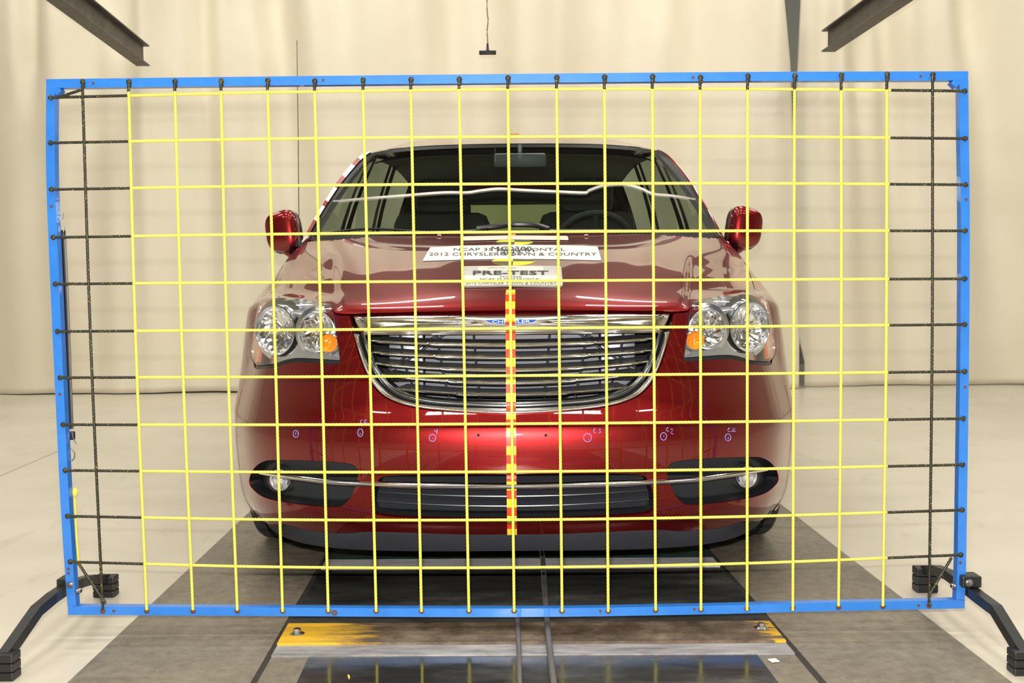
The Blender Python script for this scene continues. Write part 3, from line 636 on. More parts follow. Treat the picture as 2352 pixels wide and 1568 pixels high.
def hb(t,s):
    x=abs(2*s-1); k=.5+.5*math.cos(math.pi*min(1,x)); e=min(1,(1-x)/.04)
    wing=math.exp(-((t-.62-.15*x)/.22)**2)
    return e*(.010*math.sin(math.pi*min(1,t*6))*(t<1/6)+ (.012+.014*k)*sstep(t/.3)*math.sin(math.pi*min(1,max(0,(1-t)/.0+0)) if False else 0)+(.010+.016*k)*math.sin(math.pi*t**.8)+.006*wing*(1-k))
ribbon('chrome_top_bar',tl,bl,hb,CHROME,gr,19)
slats=[(140,335,129,198),(168.5,328,156,184),(198,323,181,170),(227,309,207,156),(256,271,240,141)]
def along(at,bt,bc,n,dy):
    a=np.linspace(-at,at,n); b=bc+(bt-bc)*(a/at)**2; q=B3(a,b,0); q[:,1]+=dy; return a,q
for bc,at,bt,st in slats:
    a,q=along(at,bt,bc,61,.020)
    tip=np.clip((1-np.abs(a)/at)/.06,0.25,1)
    M_=MB(); M_.sweep([tuple(p) for p in q],[(-.004,.004),(-.004,-.003),(-.050,.006),(-.050,.012)],scale=list(tip))
    bl_=M_.build('grille_blade',SLATM,gr)
    M_=MB(); M_.sweep([tuple(p) for p in q],[(-.010,-.0078),(-.002,-.0068),(.004,-.003),(.006,.0006),(.0045,.0035),(-.004,.005)],scale=list(tip)); 
    k=np.abs(a)<st*1.02; qi=q[k]+np.array([0,-.0012,-.0008]); ti=np.clip((st*1.02-np.abs(a[k]))/14,.3,1)*1.65
    M_.sweep([tuple(p) for p in qi],[(-.008,-.0062),(-.002,-.0055),(.003,-.0025),(.005,.0005),(.0035,.003),(-.004,.0035)],scale=list(ti)); M_.build('chrome_edge',CHROME,bl_)
for sg in (-1,1):
    for a0,a1 in ((176,147),(89,75),(262,233)):
        q=B3([a0*sg,(a0*.6+a1*.4)*sg,a1*sg],[116,190,270 if a0<200 else 235],0); q[:,1]+=.062
        M_=MB(); M_.tube([tuple(p) for p in q],.0035,6); M_.build('grille_strut',BLKT,gr)
    for (p,r) in (((158,118),(278,199)),((175,118),(292,199))):
        q=B3([p[0]*sg,r[0]*sg],[p[1],r[1]],0); q[:,1]+=.085; M_=MB(); M_.tube([tuple(x) for x in q],.0035,6); M_.build('brace',BLKT,gr)
q=B3([0],[190])[0]; M_=MB(); M_.box((0,q[1]+.145,.675),(.50,.02,.30)); M_.build('radiator_core',CORE,gr,False)
for sg in (-1,1):
    M_=MB(); M_.box((sg*.305,q[1]+.150,.69),(.10,.02,.24),bev=.003); M_.box((sg*.265,q[1]+.135,.69),(.02,.02,.26),bev=.003); M_.build('radiator_tank',mat('grey_alloy_tank',(.22,.22,.26),.4,.4),gr)
# dark gap under the hood lip
a=np.linspace(-372,372,61); u_=B3(a,62+(a/372)**2*4,-.012); l_=B3(a,69.3,.0025); ribbon('hood_seal',u_,l_,lambda t,s:0,BLACK,CAR,3)
# emblem
def flat_shape(name,pts,Y,th,m,parent,bulge=0):
    P3=[S(a,b,Y) for a,b in pts]; c=sum(P3,Vector())/len(P3); n=len(P3); vs=[tuple(p) for p in P3]+[tuple(p+Vector((0,th,0))) for p in P3]+[tuple(c-Vector((0,bulge,0)))]
    fs=[((k+1)%n,k,2*n) for k in range(n)]+[(k,(k+1)%n,n+(k+1)%n,n+k) for k in range(n)]
    return mesh(name,vs,fs,m,parent,True,None,40)
ys=B3([0],[88])[0][1]-.050
wing=[(-132,77),(-90,75),(-60,74),(0,73.5),(60,74),(90,75),(132,77),(90,84),(66,92),(40,97),(0,98.5),(-40,97),(-66,92),(-90,84)]
em=flat_shape('winged_emblem',wing,ys-.004,.02,CHROME,gr,.004)
flat_shape('emblem_inlay',[(-60,82.5),(-30,81.5),(0,81),(30,81.5),(60,82.5),(50,88),(38,91),(0,92),(-38,91),(-50,88)],ys-.0075,.003,EMB,em)
def text2d(s,bold=0.0,spacing=1.0):
    c=bpy.data.curves.new('t','FONT'); c.body=s; c.size=1; c.offset=bold; c.space_character=spacing; c.resolution_u=2
    o=bpy.data.objects.new('t',c); COL.objects.link(o); dg=bpy.context.evaluated_depsgraph_get(); m=bpy.data.meshes.new_from_object(o.evaluated_get(dg))
    v=np.array([tuple(x.co)[:2] for x in m.vertices]); f=[tuple(p.vertices) for p in m.polygons]; bpy.data.objects.remove(o); bpy.data.curves.remove(c); bpy.data.meshes.remove(m)
    v=(v-v.min(0))/(v.max(0)-v.min(0)); return v,f
def RP(x,y): a=x-1178; return a,y-652+.0079*a
_hood_cache={}
def text_on(name,s,x0,x1,y0,y1,off,m,parent,bold=0.0,rot=0):
    v,f=text2d(s,bold); X=x0+(x1-x0)*v[:,0]; Y=y1+(y0-y1)*v[:,1]
    if rot: cx,cy=(x0+x1)/2,(y0+y1)/2; X,Y=cx+(X-cx)*math.cos(rot)-(Y-cy)*math.sin(rot),cy+(X-cx)*math.sin(rot)+(Y-cy)*math.cos(rot)
    a,b=RP(X,Y+off*720); # straight lines on the print stay level on the hood: sample a coarse grid, then interpolate
    gx=np.linspace(a.min(),a.max(),13); gy=np.linspace(b.min(),b.max(),4); GX,GY=np.meshgrid(gx,gy,indexing='ij'); uv=UV(GX.ravel(),GY.ravel()).reshape(13,4,2)
    fx=np.clip((a-gx[0])/(gx[1]-gx[0]),0,11.999); fy=np.clip((b-gy[0])/(gy[1]-gy[0]),0,2.999); i=fx.astype(int); j=fy.astype(int); fx-=i; fy-=j
    w=uv[i,j]*((1-fx)*(1-fy))[:,None]+uv[i+1,j]*(fx*(1-fy))[:,None]+uv[i,j+1]*((1-fx)*fy)[:,None]+uv[i+1,j+1]*(fx*fy)[:,None]
    Q=body(w[:,0],w[:,1])+bnorm(w[:,0],w[:,1])*off
    return mesh(name,Q,f,m,parent,False)
v,f=text2d('CHRYSLER',.01); mesh('emblem_lettering',[tuple(S(-44+88*x,90-6.5*y,ys-.0125)) for x,y in v],f,mat('emblem_white',(.6,.62,.66),.6),em,False)
# headlights
HOUS=mat('housing_silver',(.66,.67,.71),.22,.8)
def bowl(c,ax,R,parent,name,deep=.8,n=36,m_=CHROME2,jit=.02,bulb=True,rim=True):
    ax=Vector(ax).normalized(); e=MB()
    pr=[(R*.92,-.004),(R*.88,-R*.16*deep),(R*.78,-R*.34*deep),(R*.64,-R*.50*deep),(R*.48,-R*.62*deep),(R*.32,-R*.70*deep),(R*.16,-R*.74*deep),(.001,-R*.75*deep)]
    e.lathe(pr,c,ax,n); vs=[Vector(v) for v in e.v]
    rj=random.Random(int(R*1e4)); 
    for i,v in enumerate(vs):
        if i>=n: vs[i]=v+ax*rj.uniform(-1,1)*R*jit+Vector((rj.uniform(-1,1),0,rj.uniform(-1,1)))*R*jit
    b=mesh(name,vs,e.f,m_,parent,False)
    if rim:
        e=MB(); e.lathe([(R*.90,-.006),(R*.93,.002),(R*.97,.006),(R*1.02,.005),(R*1.05,-.002),(R*1.05,-.02),(R*1.30,-.024)],c,ax,48); e.build('bezel_ring',SATIN if name!='amber_bowl' else CHROME,parent)
    if bulb:
        v,f=sph(c-ax*R*.28,R*.17,14,8); q=MB(); q.add(v,f); q.tube([c-ax*R*.3,c-ax*R*.75],R*.09,10); q.build('bulb_shield',CHROME,parent)
    return b
for sg in (1,-1):
    M=np.array([sg,1])
    hl=empty('headlight',(sg*.7,3.2,.79)); hl.parent=CAR; hl.matrix_parent_inverse=Matrix.Translation(CAR.location).inverted()
    hl['label']='clear headlight with chrome bowls and amber corner'
    def cuv(a,b,ra,rb,n=28): return UV([a+ra*math.cos(2*math.pi*k/n) for k in range(n)],[b+rb*math.sin(2*math.pi*k/n) for k in range(n)],6.0)
    c1,c2=cuv(555,99,51,59),cuv(458,103,44,46)
    loop=grow(LAMP,-.012)
    panel('lamp_housing',loop*M,[c1*M,c2*M],HOUS,hl,du=.09,off=-.034,flange=.02,ridge=False)
    # side wall of the housing
    lp=resamp(grow(LAMP,-.01)*np.array([1,1]),.05,True); A=body(lp[:,0],lp[:,1],False); Nn=bnorm(lp[:,0],lp[:,1],False)
    A0=(A-Nn*.001)*np.array([sg,1,1]); A1=(A-Nn*.04)*np.array([sg,1,1]); A0=np.vstack([A0,A0[:1]]);A1=np.vstack([A1,A1[:1]])
    ribbon('lamp_wall',A0,A1,lambda t,s:0,HOUS,hl,3)
    gb=np.vstack([LAMP[nb-3:nb+len(bot_uv)+1]]); gq=grow(LAMP,.075)[nb-3:nb+len(bot_uv)+1]; ga=(body(gb[:,0],gb[:,1],False)-bnorm(gb[:,0],gb[:,1],False)*.004)*np.array([sg,1,1]); gc=(body(gq[:,0],gq[:,1],False)-bnorm(gq[:,0],gq[:,1],False)*.002)*np.array([sg,1,1]); ribbon('lower_seal',ga,gc,lambda t,s:.002*math.sin(math.pi*t),BLACK,hl,4)
    A2=(body(lp[:,0],lp[:,1],False)+Nn*.0005); g2=grow(LAMP,-.045); g2=resamp(g2,.05,True)
    panel('lamp_lens',grow(LAMP,-.006)*M,[],LENS,hl,du=.11,off=.001,flange=.004,ridge=False)
    q1=B3([557],[99],-.018,6.0)[0]*np.array([sg,1,1]); q2=B3([458],[103],-.016)[0]*np.array([sg,1,1])
    bowl(Vector(q1),(sg*.50,-1,.03),.0765,hl,'main_beam_bowl',.75,44)
    bowl(Vector(q2),(sg*.20,-1,.03),.0585,hl,'low_beam_bowl',.8,36,jit=.035)
    q3=B3([420],[133],.0)[0]*np.array([sg,1,1]); q3[1]+=.002
    bowl(Vector(q3),(sg*.1,-1,.05),.0265,hl,'amber_bowl',.8,18,AMB,.05,True,True)
    # orange marker along the outer edge
    op=np.array([(5.72,uvz(5.7,.862)),(5.93,uvz(5.9,.85)),(5.985,uvz(6,.80)),(5.985,uvz(6,.745)),(5.96,uvz(6,.70)),(5.86,uvz(5.9,.675)),(5.40,uvz(5.4,.675)),(5.42,uvz(5.4,.70)),(5.55,uvz(5.55,.74)),(5.60,uvz(5.6,.80))])
    panel('orange_marker',op*M,[],AMB2,hl,du=.06,off=-.005,flange=.01,ridge=False)
    # fog lamp pocket
    fo=empty('fog_lamp_pocket',(sg*.6,3.1,.3)); fo.parent=CAR; fo.matrix_parent_inverse=Matrix.Translation(CAR.location).inverted()
    fo['label']='black recessed pocket with small round fog lamp'
    wf=lambda U_: -.0035*(np.sin(U_[:,1]*16)>.2)*sstep((4.9-np.abs(U_[:,0]))/.3)
    panel('pocket_panel',grow(fog_uv,.03)*M,[],BLKT,fo,du=.07,off=-.038,flange=0,ridge=False,warp=wf)
    lp=resamp(grow(fog_uv,-.004),.05,True); A=body(lp[:,0],lp[:,1],False); Nn=bnorm(lp[:,0],lp[:,1],False); lp2=resamp(grow(fog_uv,-.05),.05,True)
    A0=(A-Nn*.004)*np.array([sg,1,1]); A1=(A-Nn*.042); cc=A1.mean(0); A1=cc+(A1-cc)*np.array([.95,1,.90]); A1=A1*np.array([sg,1,1]); A0=np.vstack([A0,A0[:1]]);A1=np.vstack([A1,A1[:1]])
    ribbon('pocket_rim',A0,A1,lambda t,s:0,BLACK,fo,4)
    c=Vector(B3([550],[450],-.022)[0]*np.array([sg,1,1])); ax=Vector((sg*.22,-1,.0))
    e=MB(); e.lathe([(.0415,-.02),(.0415,.0),(.036,.004),(.0345,.0)],c,ax,32); e.build('fog_bezel',BLACK,fo)
    e=MB(); e.lathe([(.0345,.003),(.032,.006),(.029,.002),(.025,-.010),(.022,-.012)],c,ax,32); e.build('fog_reflector',CHROME,fo)
    e=MB(); e.lathe([(.0225,-.012),(.0225,.0),(.020,.009),(.014,.015),(.007,.018),(.0,.019)],c,ax,32); e.build('fog_lens',mat('projector_lens',(.85,.87,1),.12,.6,1),fo)
# chrome strip across the bumper
st=[(579,430.5),(550,434),(520,438),(473,444),(429,450),(380,454),(310,457.5),(215,461),(100,463.5),(0,464.5)]
st=np.array(crom(st,5)); q=B3(st[:,0],st[:,1],.006); q=np.vstack([q,(q*np.array([-1,1,1]))[::-1][1:]]); n=len(q)
sc_=[min(1,.35+.65*min(i,n-1-i)/9) for i in range(n)]
M_=MB(); M_.sweep([tuple(p) for p in q[::-1]],[(-.010,-.0095),(-.003,-.009),(.003,-.0055),(.006,-.0005),(.0065,.003),(.004,.0065),(-.001,.0085),(-.010,.009)],scale=sc_); M_.build('chrome_strip',CHROME,CAR)
# lower grille
lo=empty('lower_grille',(0,2.95,.38)); lo.parent=CAR; lo.matrix_parent_inverse=Matrix.Translation(CAR.location).inverted(); lo['label']='black lower grille with two thin fins'
panel('grille_back',grow(low_hole,.03),[],BLKT,lo,du=.08,off=-.05,flange=0,ridge=False)
lp=resamp(low_hole,.05,True); A=body(lp[:,0],lp[:,1],False); A0=A+np.array([0,.004,0]); A1=A*np.array([.97,1,1])+np.array([0,.055,0]); A1[:,2]+=(.37-A1[:,2])*.12
A0=np.vstack([A0,A0[:1]]);A1=np.vstack([A1,A1[:1]]); ribbon('grille_rim',A0,A1,lambda t,s:0,BLACK,lo,4)
FINM=mat('fin_black_plastic',(.03,.032,.04),.28)
for bc,at,bt in ((489,310,477),(511.5,314,498),(462,300,451)):
    a,q=along(at,bt,bc,41,.008); M_=MB(); M_.sweep([tuple(p) for p in q],[(0,.0012),(.0005,-.0012),(-.045,.022),(-.045,.026)]); M_.build('grille_fin',FINM,lo)
# hood-centre tape: bands of red and yellow from the placard to the bumper foot
vt=np.linspace(10.15,.05,900); off=.0012+.061*sstep((8.95-vt)/.15)*sstep((vt-7.4)/.35)+.012*sstep((8.2-vt)/.3)*sstep((vt-4.75)/.5)+.006*sstep((2.55-vt)/.2)*sstep((vt-.6)/.3)
C_=body(0*vt,vt)+bnorm(0*vt,vt)*off[:,None]; C_=resamp(C_,.00245)
n=len(C_); T=np.gradient(C_,axis=0); T/=np.linalg.norm(T,axis=1)[:,None]; Nn=np.cross(T,[1,0,0]); Nn*=np.sign(-Nn[:,1:2]-1e-9+0*Nn[:,1:2]); 
x0,x1=-.0158,.0108; vs=[];mi=[]
for i in range(n):
    for x in (x0,x1): vs.append((x,C_[i][1],C_[i][2]))
for i in range(n):
    for x in (x0,x1): vs.append((x,C_[i][1]+.0006*(-Nn[i][1]),C_[i][2]-.0006*Nn[i][2]))
fs=[(2*i,2*i+2,2*i+3,2*i+1) for i in range(n-1)]; mi=[(i//10)%2 for i in range(n-1)]
fs+=[(2*n+2*i,2*n+2*i+1,2*n+2*i+3,2*n+2*i+2) for i in range(n-1)]; mi+=[(i//10)%2 for i in range(n-1)]
mesh('banded_tape',vs,fs,[YEL2:=mat('tape_yellow',(.92,.70,.03),.35),RED],CAR,False,mi)
q=B3([-2],[-113],.002)[0]; M_=MB(); M_.box((q[0],q[1]-.04,q[2]-.008),(.027,.10,.001),Matrix.Rotation(.18,3,'X')); M_.build('tape_end',mat('tape_orange',(.85,.35,.01),.4),CAR,False)
# signs on the hood
def quad_uv(pts,r=0,n=5,dy=0):
    l=[];m=len(pts)
    for k in range(m):
        p=np.array(pts[k],float); a=np.array(pts[k-1],float)-p; b=np.array(pts[(k+1)%m],float)-p
        if r: 
            s,e=p+a/np.linalg.norm(a)*r,p+b/np.linalg.norm(b)*r*(.6)
            for t in np.linspace(0,1,n): l.append((1-t)**2*s+2*t*(1-t)*p+t*t*e)
        else: l.append(p)
    ab=[RP(x,y+dy) for x,y in resamp(l,4,True)]
    return UV(*zip(*ab))
def hoodthing(name,pts,off,m,label,cat,r=0,fl=.0008):
    o=panel(name,quad_uv(pts,r,dy=off*720),[],m,None,du=.06,off=off,flange=fl)
    return tag(o,label,cat)
bn=hoodthing('paper_banner',[(989,568),(1060,564),(1178,562),(1300,563),(1373,566),(1383,598),(1300,595.5),(1178,594),(1060,596),(972,599)],.0022,WHT,'wide white paper banner with black test name lying across the hood','banner')
text_on('lettering','NCAP 35 MPH FRONTAL',1043,1299,569.5,575.8,.003,INK,bn); text_on('lettering','2012 CHRYSLER TOWN & COUNTRY',987,1372,580,587,.003,INK,bn)
text_on('overprint','MC0300',1130,1222,566,576,.0032,INK,bn); text_on('overprint','MPH 01',1143,1228,573,579,.0032,INK,bn); text_on('overprint','8/27',1150,1200,578,586,.0032,INK,bn)
sp=hoodthing('sticker_strip',[(1059,542.5),(1178,540.5),(1303,541.5),(1307,551),(1178,549.5),(1059,552)],.0035,CREAMP,'narrow cream paper strip at the rear of the hood, behind the white banner','paper strip')
text_on('lettering','safercar.gov',1088,1201,542.5,546.5,.0026,mat('grey_ink',(.25,.22,.18),.5),sp)
pc=hoodthing('test_placard',[(1062,611.5),(1178,610),(1291,611),(1296,657.5),(1178,656),(1062,658)],.006,GREYP,'grey and white PRE-TEST placard lying on the front of the hood','placard',7,.0045)
def child(name,pts,off,m,parent): return panel(name,quad_uv(pts,dy=off*720),[],m,parent,du=.06,off=off,flange=.0005)
child('white_field',[(1065,633),(1178,632),(1289,632.5),(1291.5,653.5),(1178,653),(1064,655)],.0066,PAPER,pc)
child('web_sticker',[(1101,612.2),(1178,611),(1249,611.8),(1251,620.5),(1178,620),(1101,621)],.0066,CREAMP,pc)
text_on('lettering','safercar.gov',1122,1189,613,617,.0076,mat('brown_ink',(.3,.22,.12),.5),pc)
text_on('lettering','PRE-TEST',1089,1262,621.5,631,.0080,INK,pc,.018)
text_on('lettering','MC0300',1152,1201,634,637.6,.0076,INK,pc); text_on('lettering','NCAP 35 MPH FRONTAL',1106,1246,639,642.8,.0076,INK,pc); text_on('lettering','2012 CHRYSLER TOWN & COUNTRY',1073,1281,648,653,.0076,INK,pc)
for (cx,cy,ra,rb,lab) in ((1182,556.5,43,6.8,'round black and yellow quartered target sticker behind the white banner'),(1180,601,49,9.2,'round black and yellow quartered target sticker between banner and placard')):
    el=lambda t: (cx+ra*math.cos(t),cy-rb*math.sin(t))
    tg=tag(panel('round_target',quad_uv([el(2*math.pi*k/28) for k in range(28)]),[],TYEL,None,du=.05,off=.0010,flange=.0006),lab,'target')
    for a0 in (0,math.pi):
        panel('dark_quadrant',quad_uv([(cx,cy)]+[el(a0+math.pi/2*k/9) for k in range(10)]),[],TBLK,tg,du=.05,off=.0014,flange=.0004)
# pen marks and screw holes on the bumper
def pen(name,pl,off=.0006,r=.0009,m=PEN):
    ab=[RP(x,y) for x,y in pl]; q=B3([p[0] for p in ab],[p[1] for p in ab],off); return [tuple(p) for p in q],r
def penmark(strokes,m=PEN,r=.0010):
    g=MB()
    for s in strokes:
        q,_=pen('',s); g.tube(q,r,6)
    return g.build('pen_mark',m,CAR)
def circ(x,y,rx,ry,n=16): return [(x+rx*math.cos(2*math.pi*k/n),y+ry*math.sin(2*math.pi*k/n)) for k in range(n+1)]
def Cc(x,y,s=1): return [(x+3*s,y-4*s),(x,y-4*s),(x-2*s,y),(x-1*s,y+4*s),(x+3*s,y+4*s)]
penmark([circ(680,997,6,8),[(680,994),(680,999)]])
penmark([circ(829,994,6,9),[(828.5,995),(829,998)],Cc(831,970),[(844,965),(839,966),(838,970),(843,971),(842,975),(838,976)]])
penmark([circ(995,1006,7.5,8),[(996,1006),(996,1008)],[(1000,987),(1001,991),(1006,991)],[(1006,986),(1005,997)]])
penmark([circ(1351,1005,9,9.5),[(1353.5,1007),(1353.5,1009)],Cc(1367,989),[(1377,985),(1382,986),(1378,989),(1382,992),(1376,995)]])
penmark([circ(1525,1002,7,8.5),[(1525.5,1000),(1526,1003)],Cc(1534,986),[(1541,985),(1546,986),(1545,990),(1541,993),(1547,997)]])
penmark([circ(1672,1004,6.5,8),[(1672.5,1003),(1672.5,1008)],Cc(1674,987),[(1683,984),(1688,984),(1683,989),(1688,990)],[(1680,990),(1690,990)]])
penmark([[(1170,994),(1167,997),(1170,1000)],[(1174,994),(1175,1001),(1181,1001)]],mat('blue_pen',(.25,.5,.75),.5))
for x in (1100.5,1255.5):
    a,b=RP(x,1000); c=Vector(B3([a],[b],.0004)[0]); g=MB(); g.lathe([(0,.0006),(.0032,.0006),(.0042,-.001)],c,Vector((0,-1,0)),14); g.build('screw_hole',DARK,CAR)
# washer nozzles
for x in (1009,1346):
    a,b=RP(x,543); c=Vector(B3([a],[b],.003)[0]); g=MB(); v,f=sph(c,.009,12,8,(1,1.4,.6)); g.add(v,f); g.build('washer_nozzle',CHROME,CAR)
# ---------------------------------------------------------------- windscreen, roof, cabin
WSr=np.array([[tuple(S(*p)) for p in row] for row in (
 [(0,-109,4.10),(160,-109,4.12),(300,-106,4.18),(418,-102,4.28),(470,-98,4.38)],
 [(0,-229,4.60),(137,-228,4.61),(256,-223,4.66),(354,-214,4.76),(404,-206,4.86)],
 [(0,-320,5.10),(113,-319,5.11),(208,-316,5.14),(290,-309,5.20),(324,-302,5.28)])])
WSf=np.concatenate([WSr[:,:0:-1]*np.array([-1,1,1]),WSr],1)
def WS(s,t,off=0):
    s=np.atleast_1d(np.asarray(s,float)); t=np.atleast_1d(np.asarray(t,float))
    f=lambda s,t: np.einsum('ni,nj,ijk->nk',spl_w(t*2,3),spl_w((s+1)*4,9),WSf)
    q=f(s,t)
    if off:
        e=1e-3; n=np.cross(f(s+e,t)-f(s-e,t),f(s,t+e)-f(s,t-e)); n/=np.linalg.norm(n,axis=1)[:,None]; q=q+n*off*np.sign(n[:,2:3])
    return q
def wsgrid(name,s0,s1,t0,t1,ns,nt,m,parent,off=0,th=.004):
    S_,T_=np.meshgrid(np.linspace(s0,s1,ns),np.linspace(t0,t1,nt),indexing='ij'); q=WS(S_.ravel(),T_.ravel(),off)
    fs=[(i*nt+j,(i+1)*nt+j,(i+1)*nt+j+1,i*nt+j+1) for i in range(ns-1) for j in range(nt-1)]
    return mesh(name,q,fs,m,parent,True,None,180)
ws=wsgrid('windscreen',-1,1,0,1,49,25,WIND,CAR)
FR=mat('black_glass_border',(.010,.012,.010),.45,spec=.15)
def frit():
    g=MB()
    for (s0,s1,t0,t1,ns,nt) in ((-1,-.91,0,1,4,25),(.91,1,0,1,4,25),(-1,1,0,.05,49,3),(-1,1,.955,1,49,3)):
        S_,T_=np.meshgrid(np.linspace(s0,s1,ns),np.linspace(t0,t1,nt),indexing='ij'); q=WS(S_.ravel(),T_.ravel(),.0012)
        g.add(q,[(i*nt+j,(i+1)*nt+j,(i+1)*nt+j+1,i*nt+j+1) for i in range(ns-1) for j in range(nt-1)])
    g.build('black_border',FR,ws)
frit()
# thin white line following the glass
WLpx=[(757,465),(832,458),(944,449),(1019,443.5),(1072,443.5),(1104,439),(1146,435),(1200,438),(1270,441),(1341,444),(1352,439),(1380,429),(1416,425),(1443,426.5),(1472,435),(1499,447),(1540,451),(1600,461)]
gs,gt=[g.ravel() for g in np.meshgrid(np.linspace(-1,1,201),np.linspace(0,1,101),indexing='ij')]; gp=proj(WS(gs,gt))
def WSinv(a,b):
    d=(gp[:,0]-a)**2+(gp[:,1]-b)**2; k=np.argmin(d); s,t=gs[k],gt[k]
    for _ in range(5):
        e=1e-3; q=proj(WS([s,s+e,s],[t,t,t+e])); J=np.array([(q[1]-q[0])/e,(q[2]-q[0])/e]).T; dd=np.linalg.solve(J,np.array([a,b])-q[0]); s=np.clip(s+dd[0],-1,1); t=np.clip(t+dd[1],0,1)
    return s,t
wl=[WSinv(*RP(x,y)) for x,y in crom(WLpx,4)]; q=WS([p[0] for p in wl],[p[1] for p in wl],.003)
g=MB(); g.sweep([tuple(p) for p in q],[(-.0015,-.0048),(.0015,-.0048),(.0015,.0048),(-.0015,.0048)]); g.build('white_line',mat('white_windscreen_line',(.85,.83,.76),.5),CAR)
# cowl, wipers
cw=MB(); a=np.linspace(-476,476,61); f0=B3(a,-114+(a/476)**2*14,-.012); f1=WS(a/476,0*a,-.006); 
cv=np.vstack([f0,f1]); mesh('cowl',cv,[(i,i+1,62+i,61+i) for i in range(60)],BLACK,CAR)
for pl in ([(720,541),(780,534),(850,529),(930,533),(1010,540)],[(1095,528),(1140,524),(1180,519),(1230,521),(1262,530)],[(850,537),(960,539),(1080,533),(1150,522)],[(1262,532),(1330,533),(1420,533),(1500,534)]):
    ab=[RP(x,y) for x,y in crom(pl,4)]; k=[WSinv(x,min(y,-110)) for x,y in ab]; q=WS([p[0] for p in k],[p[1] for p in k],.006)
    g=MB(); g.tube([tuple(p) for p in q],.005 if pl[0][0]!=1095 else .011,8); g.build('wiper',BLACK,CAR)
# roof pillars: body-colour outer edge with grey moulding
PO=[(486,-96,4.46),(452,-158,4.66),(425,-202,4.86),(398,-243,5.02),(364,-283,5.2),(345,-299,5.30),(330,-305,5.36)]
t_=np.linspace(.0,1,33)
ROOF=[]
for sg in (1,-1):
    edge=WS(sg*np.ones(33),t_,.0); out=np.array([tuple(S(*p)) for p in crom(PO,6)]); out=resamp(out,.04); tq=np.linspace(0,1,33); out=np.stack([np.interp(tq,np.linspace(0,1,len(out)),out[:,k]) for k in range(3)],1)*np.array([sg,1,1])
    mid=edge*.22+out*.78
    pl=ribbon('roof_pillar',mid,out,lambda t,s:.006*math.sin(math.pi*t*.5),PAINT,CAR,4)
    pl['label']='body-colour windscreen pillar'
    ribbon('pillar_moulding',edge,mid,lambda t,s:.003*math.sin(math.pi*t),FR,pl,4)
    bk=out*np.array([.985,1,1])+np.array([0,.10,-.03]); ribbon('pillar_return',out,bk,lambda t,s:0,PAINT,pl,2)
    if sg<0:
        # white/red checked tape over this pillar
        o2=out+np.array([-.004,-.006,.004]); m2=edge*.5+out*.5+np.array([-.002,-.008,.004]); N2=33; tt2=np.linspace(0,1,161)
        up=lambda A: np.stack([np.interp(tt2,np.linspace(0,1,N2),A[:,k]) for k in range(3)],1)
        o2,m2=up(o2),up(m2); b2=up(bk+np.array([-.006,0,0])); vs=np.vstack([m2,o2,b2]); fs=[];mi=[]
        seg=[-.01,.08,.19,.34,.40,.54,.66,.79,.87,1.01]
        for i in range(160):
            c=int(np.searchsorted(seg,tt2[i],side='right')-1)%2
            fs+=[(i,i+1,162+i,161+i),(161+i,162+i,323+i,322+i)]; mi+=[0 if c==0 else 1]*2
        # alternate white and dark red
        mesh('checked_tape',vs,fs,[mat('white_reflective_tape',(.85,.84,.80),.4),mat('dark_red_tape',(.30,.012,.010),.4)],CAR,True,mi)
# roof
rs=np.linspace(0,1,9)
hd=WS(rs,1+0*rs); rows=[hd+np.array([0,.012,.006])]
for Y,zc,ze,xe in ((5.55,1.660,1.585,.735),(5.95,1.725,1.635,.755),(6.45,1.767,1.675,.765),(7.1,1.767,1.69,.765),(7.7,1.735,1.66,.75),(8.0,1.68,1.61,.72)):
    rows.append(np.stack([rs*xe,Y+0*rs,zc+(ze-zc)*rs**3.2],1))
rows=np.array(rows); rows=np.concatenate([rows[:,:0:-1]*np.array([-1,1,1]),rows],1)
tt=np.linspace(0,6,49); ss=np.linspace(0,16,65); Tg,Sg=np.meshgrid(tt,ss,indexing='ij'); q=np.einsum('ni,nj,ijk->nk',spl_w(Tg.ravel(),7),spl_w(Sg.ravel(),17),rows)
fs=[(i*65+j,i*65+j+1,(i+1)*65+j+1,(i+1)*65+j) for i in range(48) for j in range(64)]
mesh('roof',q,fs,PAINT,CAR)
mesh('headliner',(q*np.array([.985,1,1])-np.array([0,-.03,.05])),fs,INTL,CAR)
g=MB(); Z=rows[2][8]; 
for k,(Y,zc) in enumerate(((6.15,1.7515),(6.24,1.758),(6.33,1.763))): g.box((.002,Y,zc-.001),(.048,.088,.006),mi=k%2)
g.build('roof_tape',[mat('roof_tape_orange',(.9,.45,.02),.4),TYEL],CAR,False)
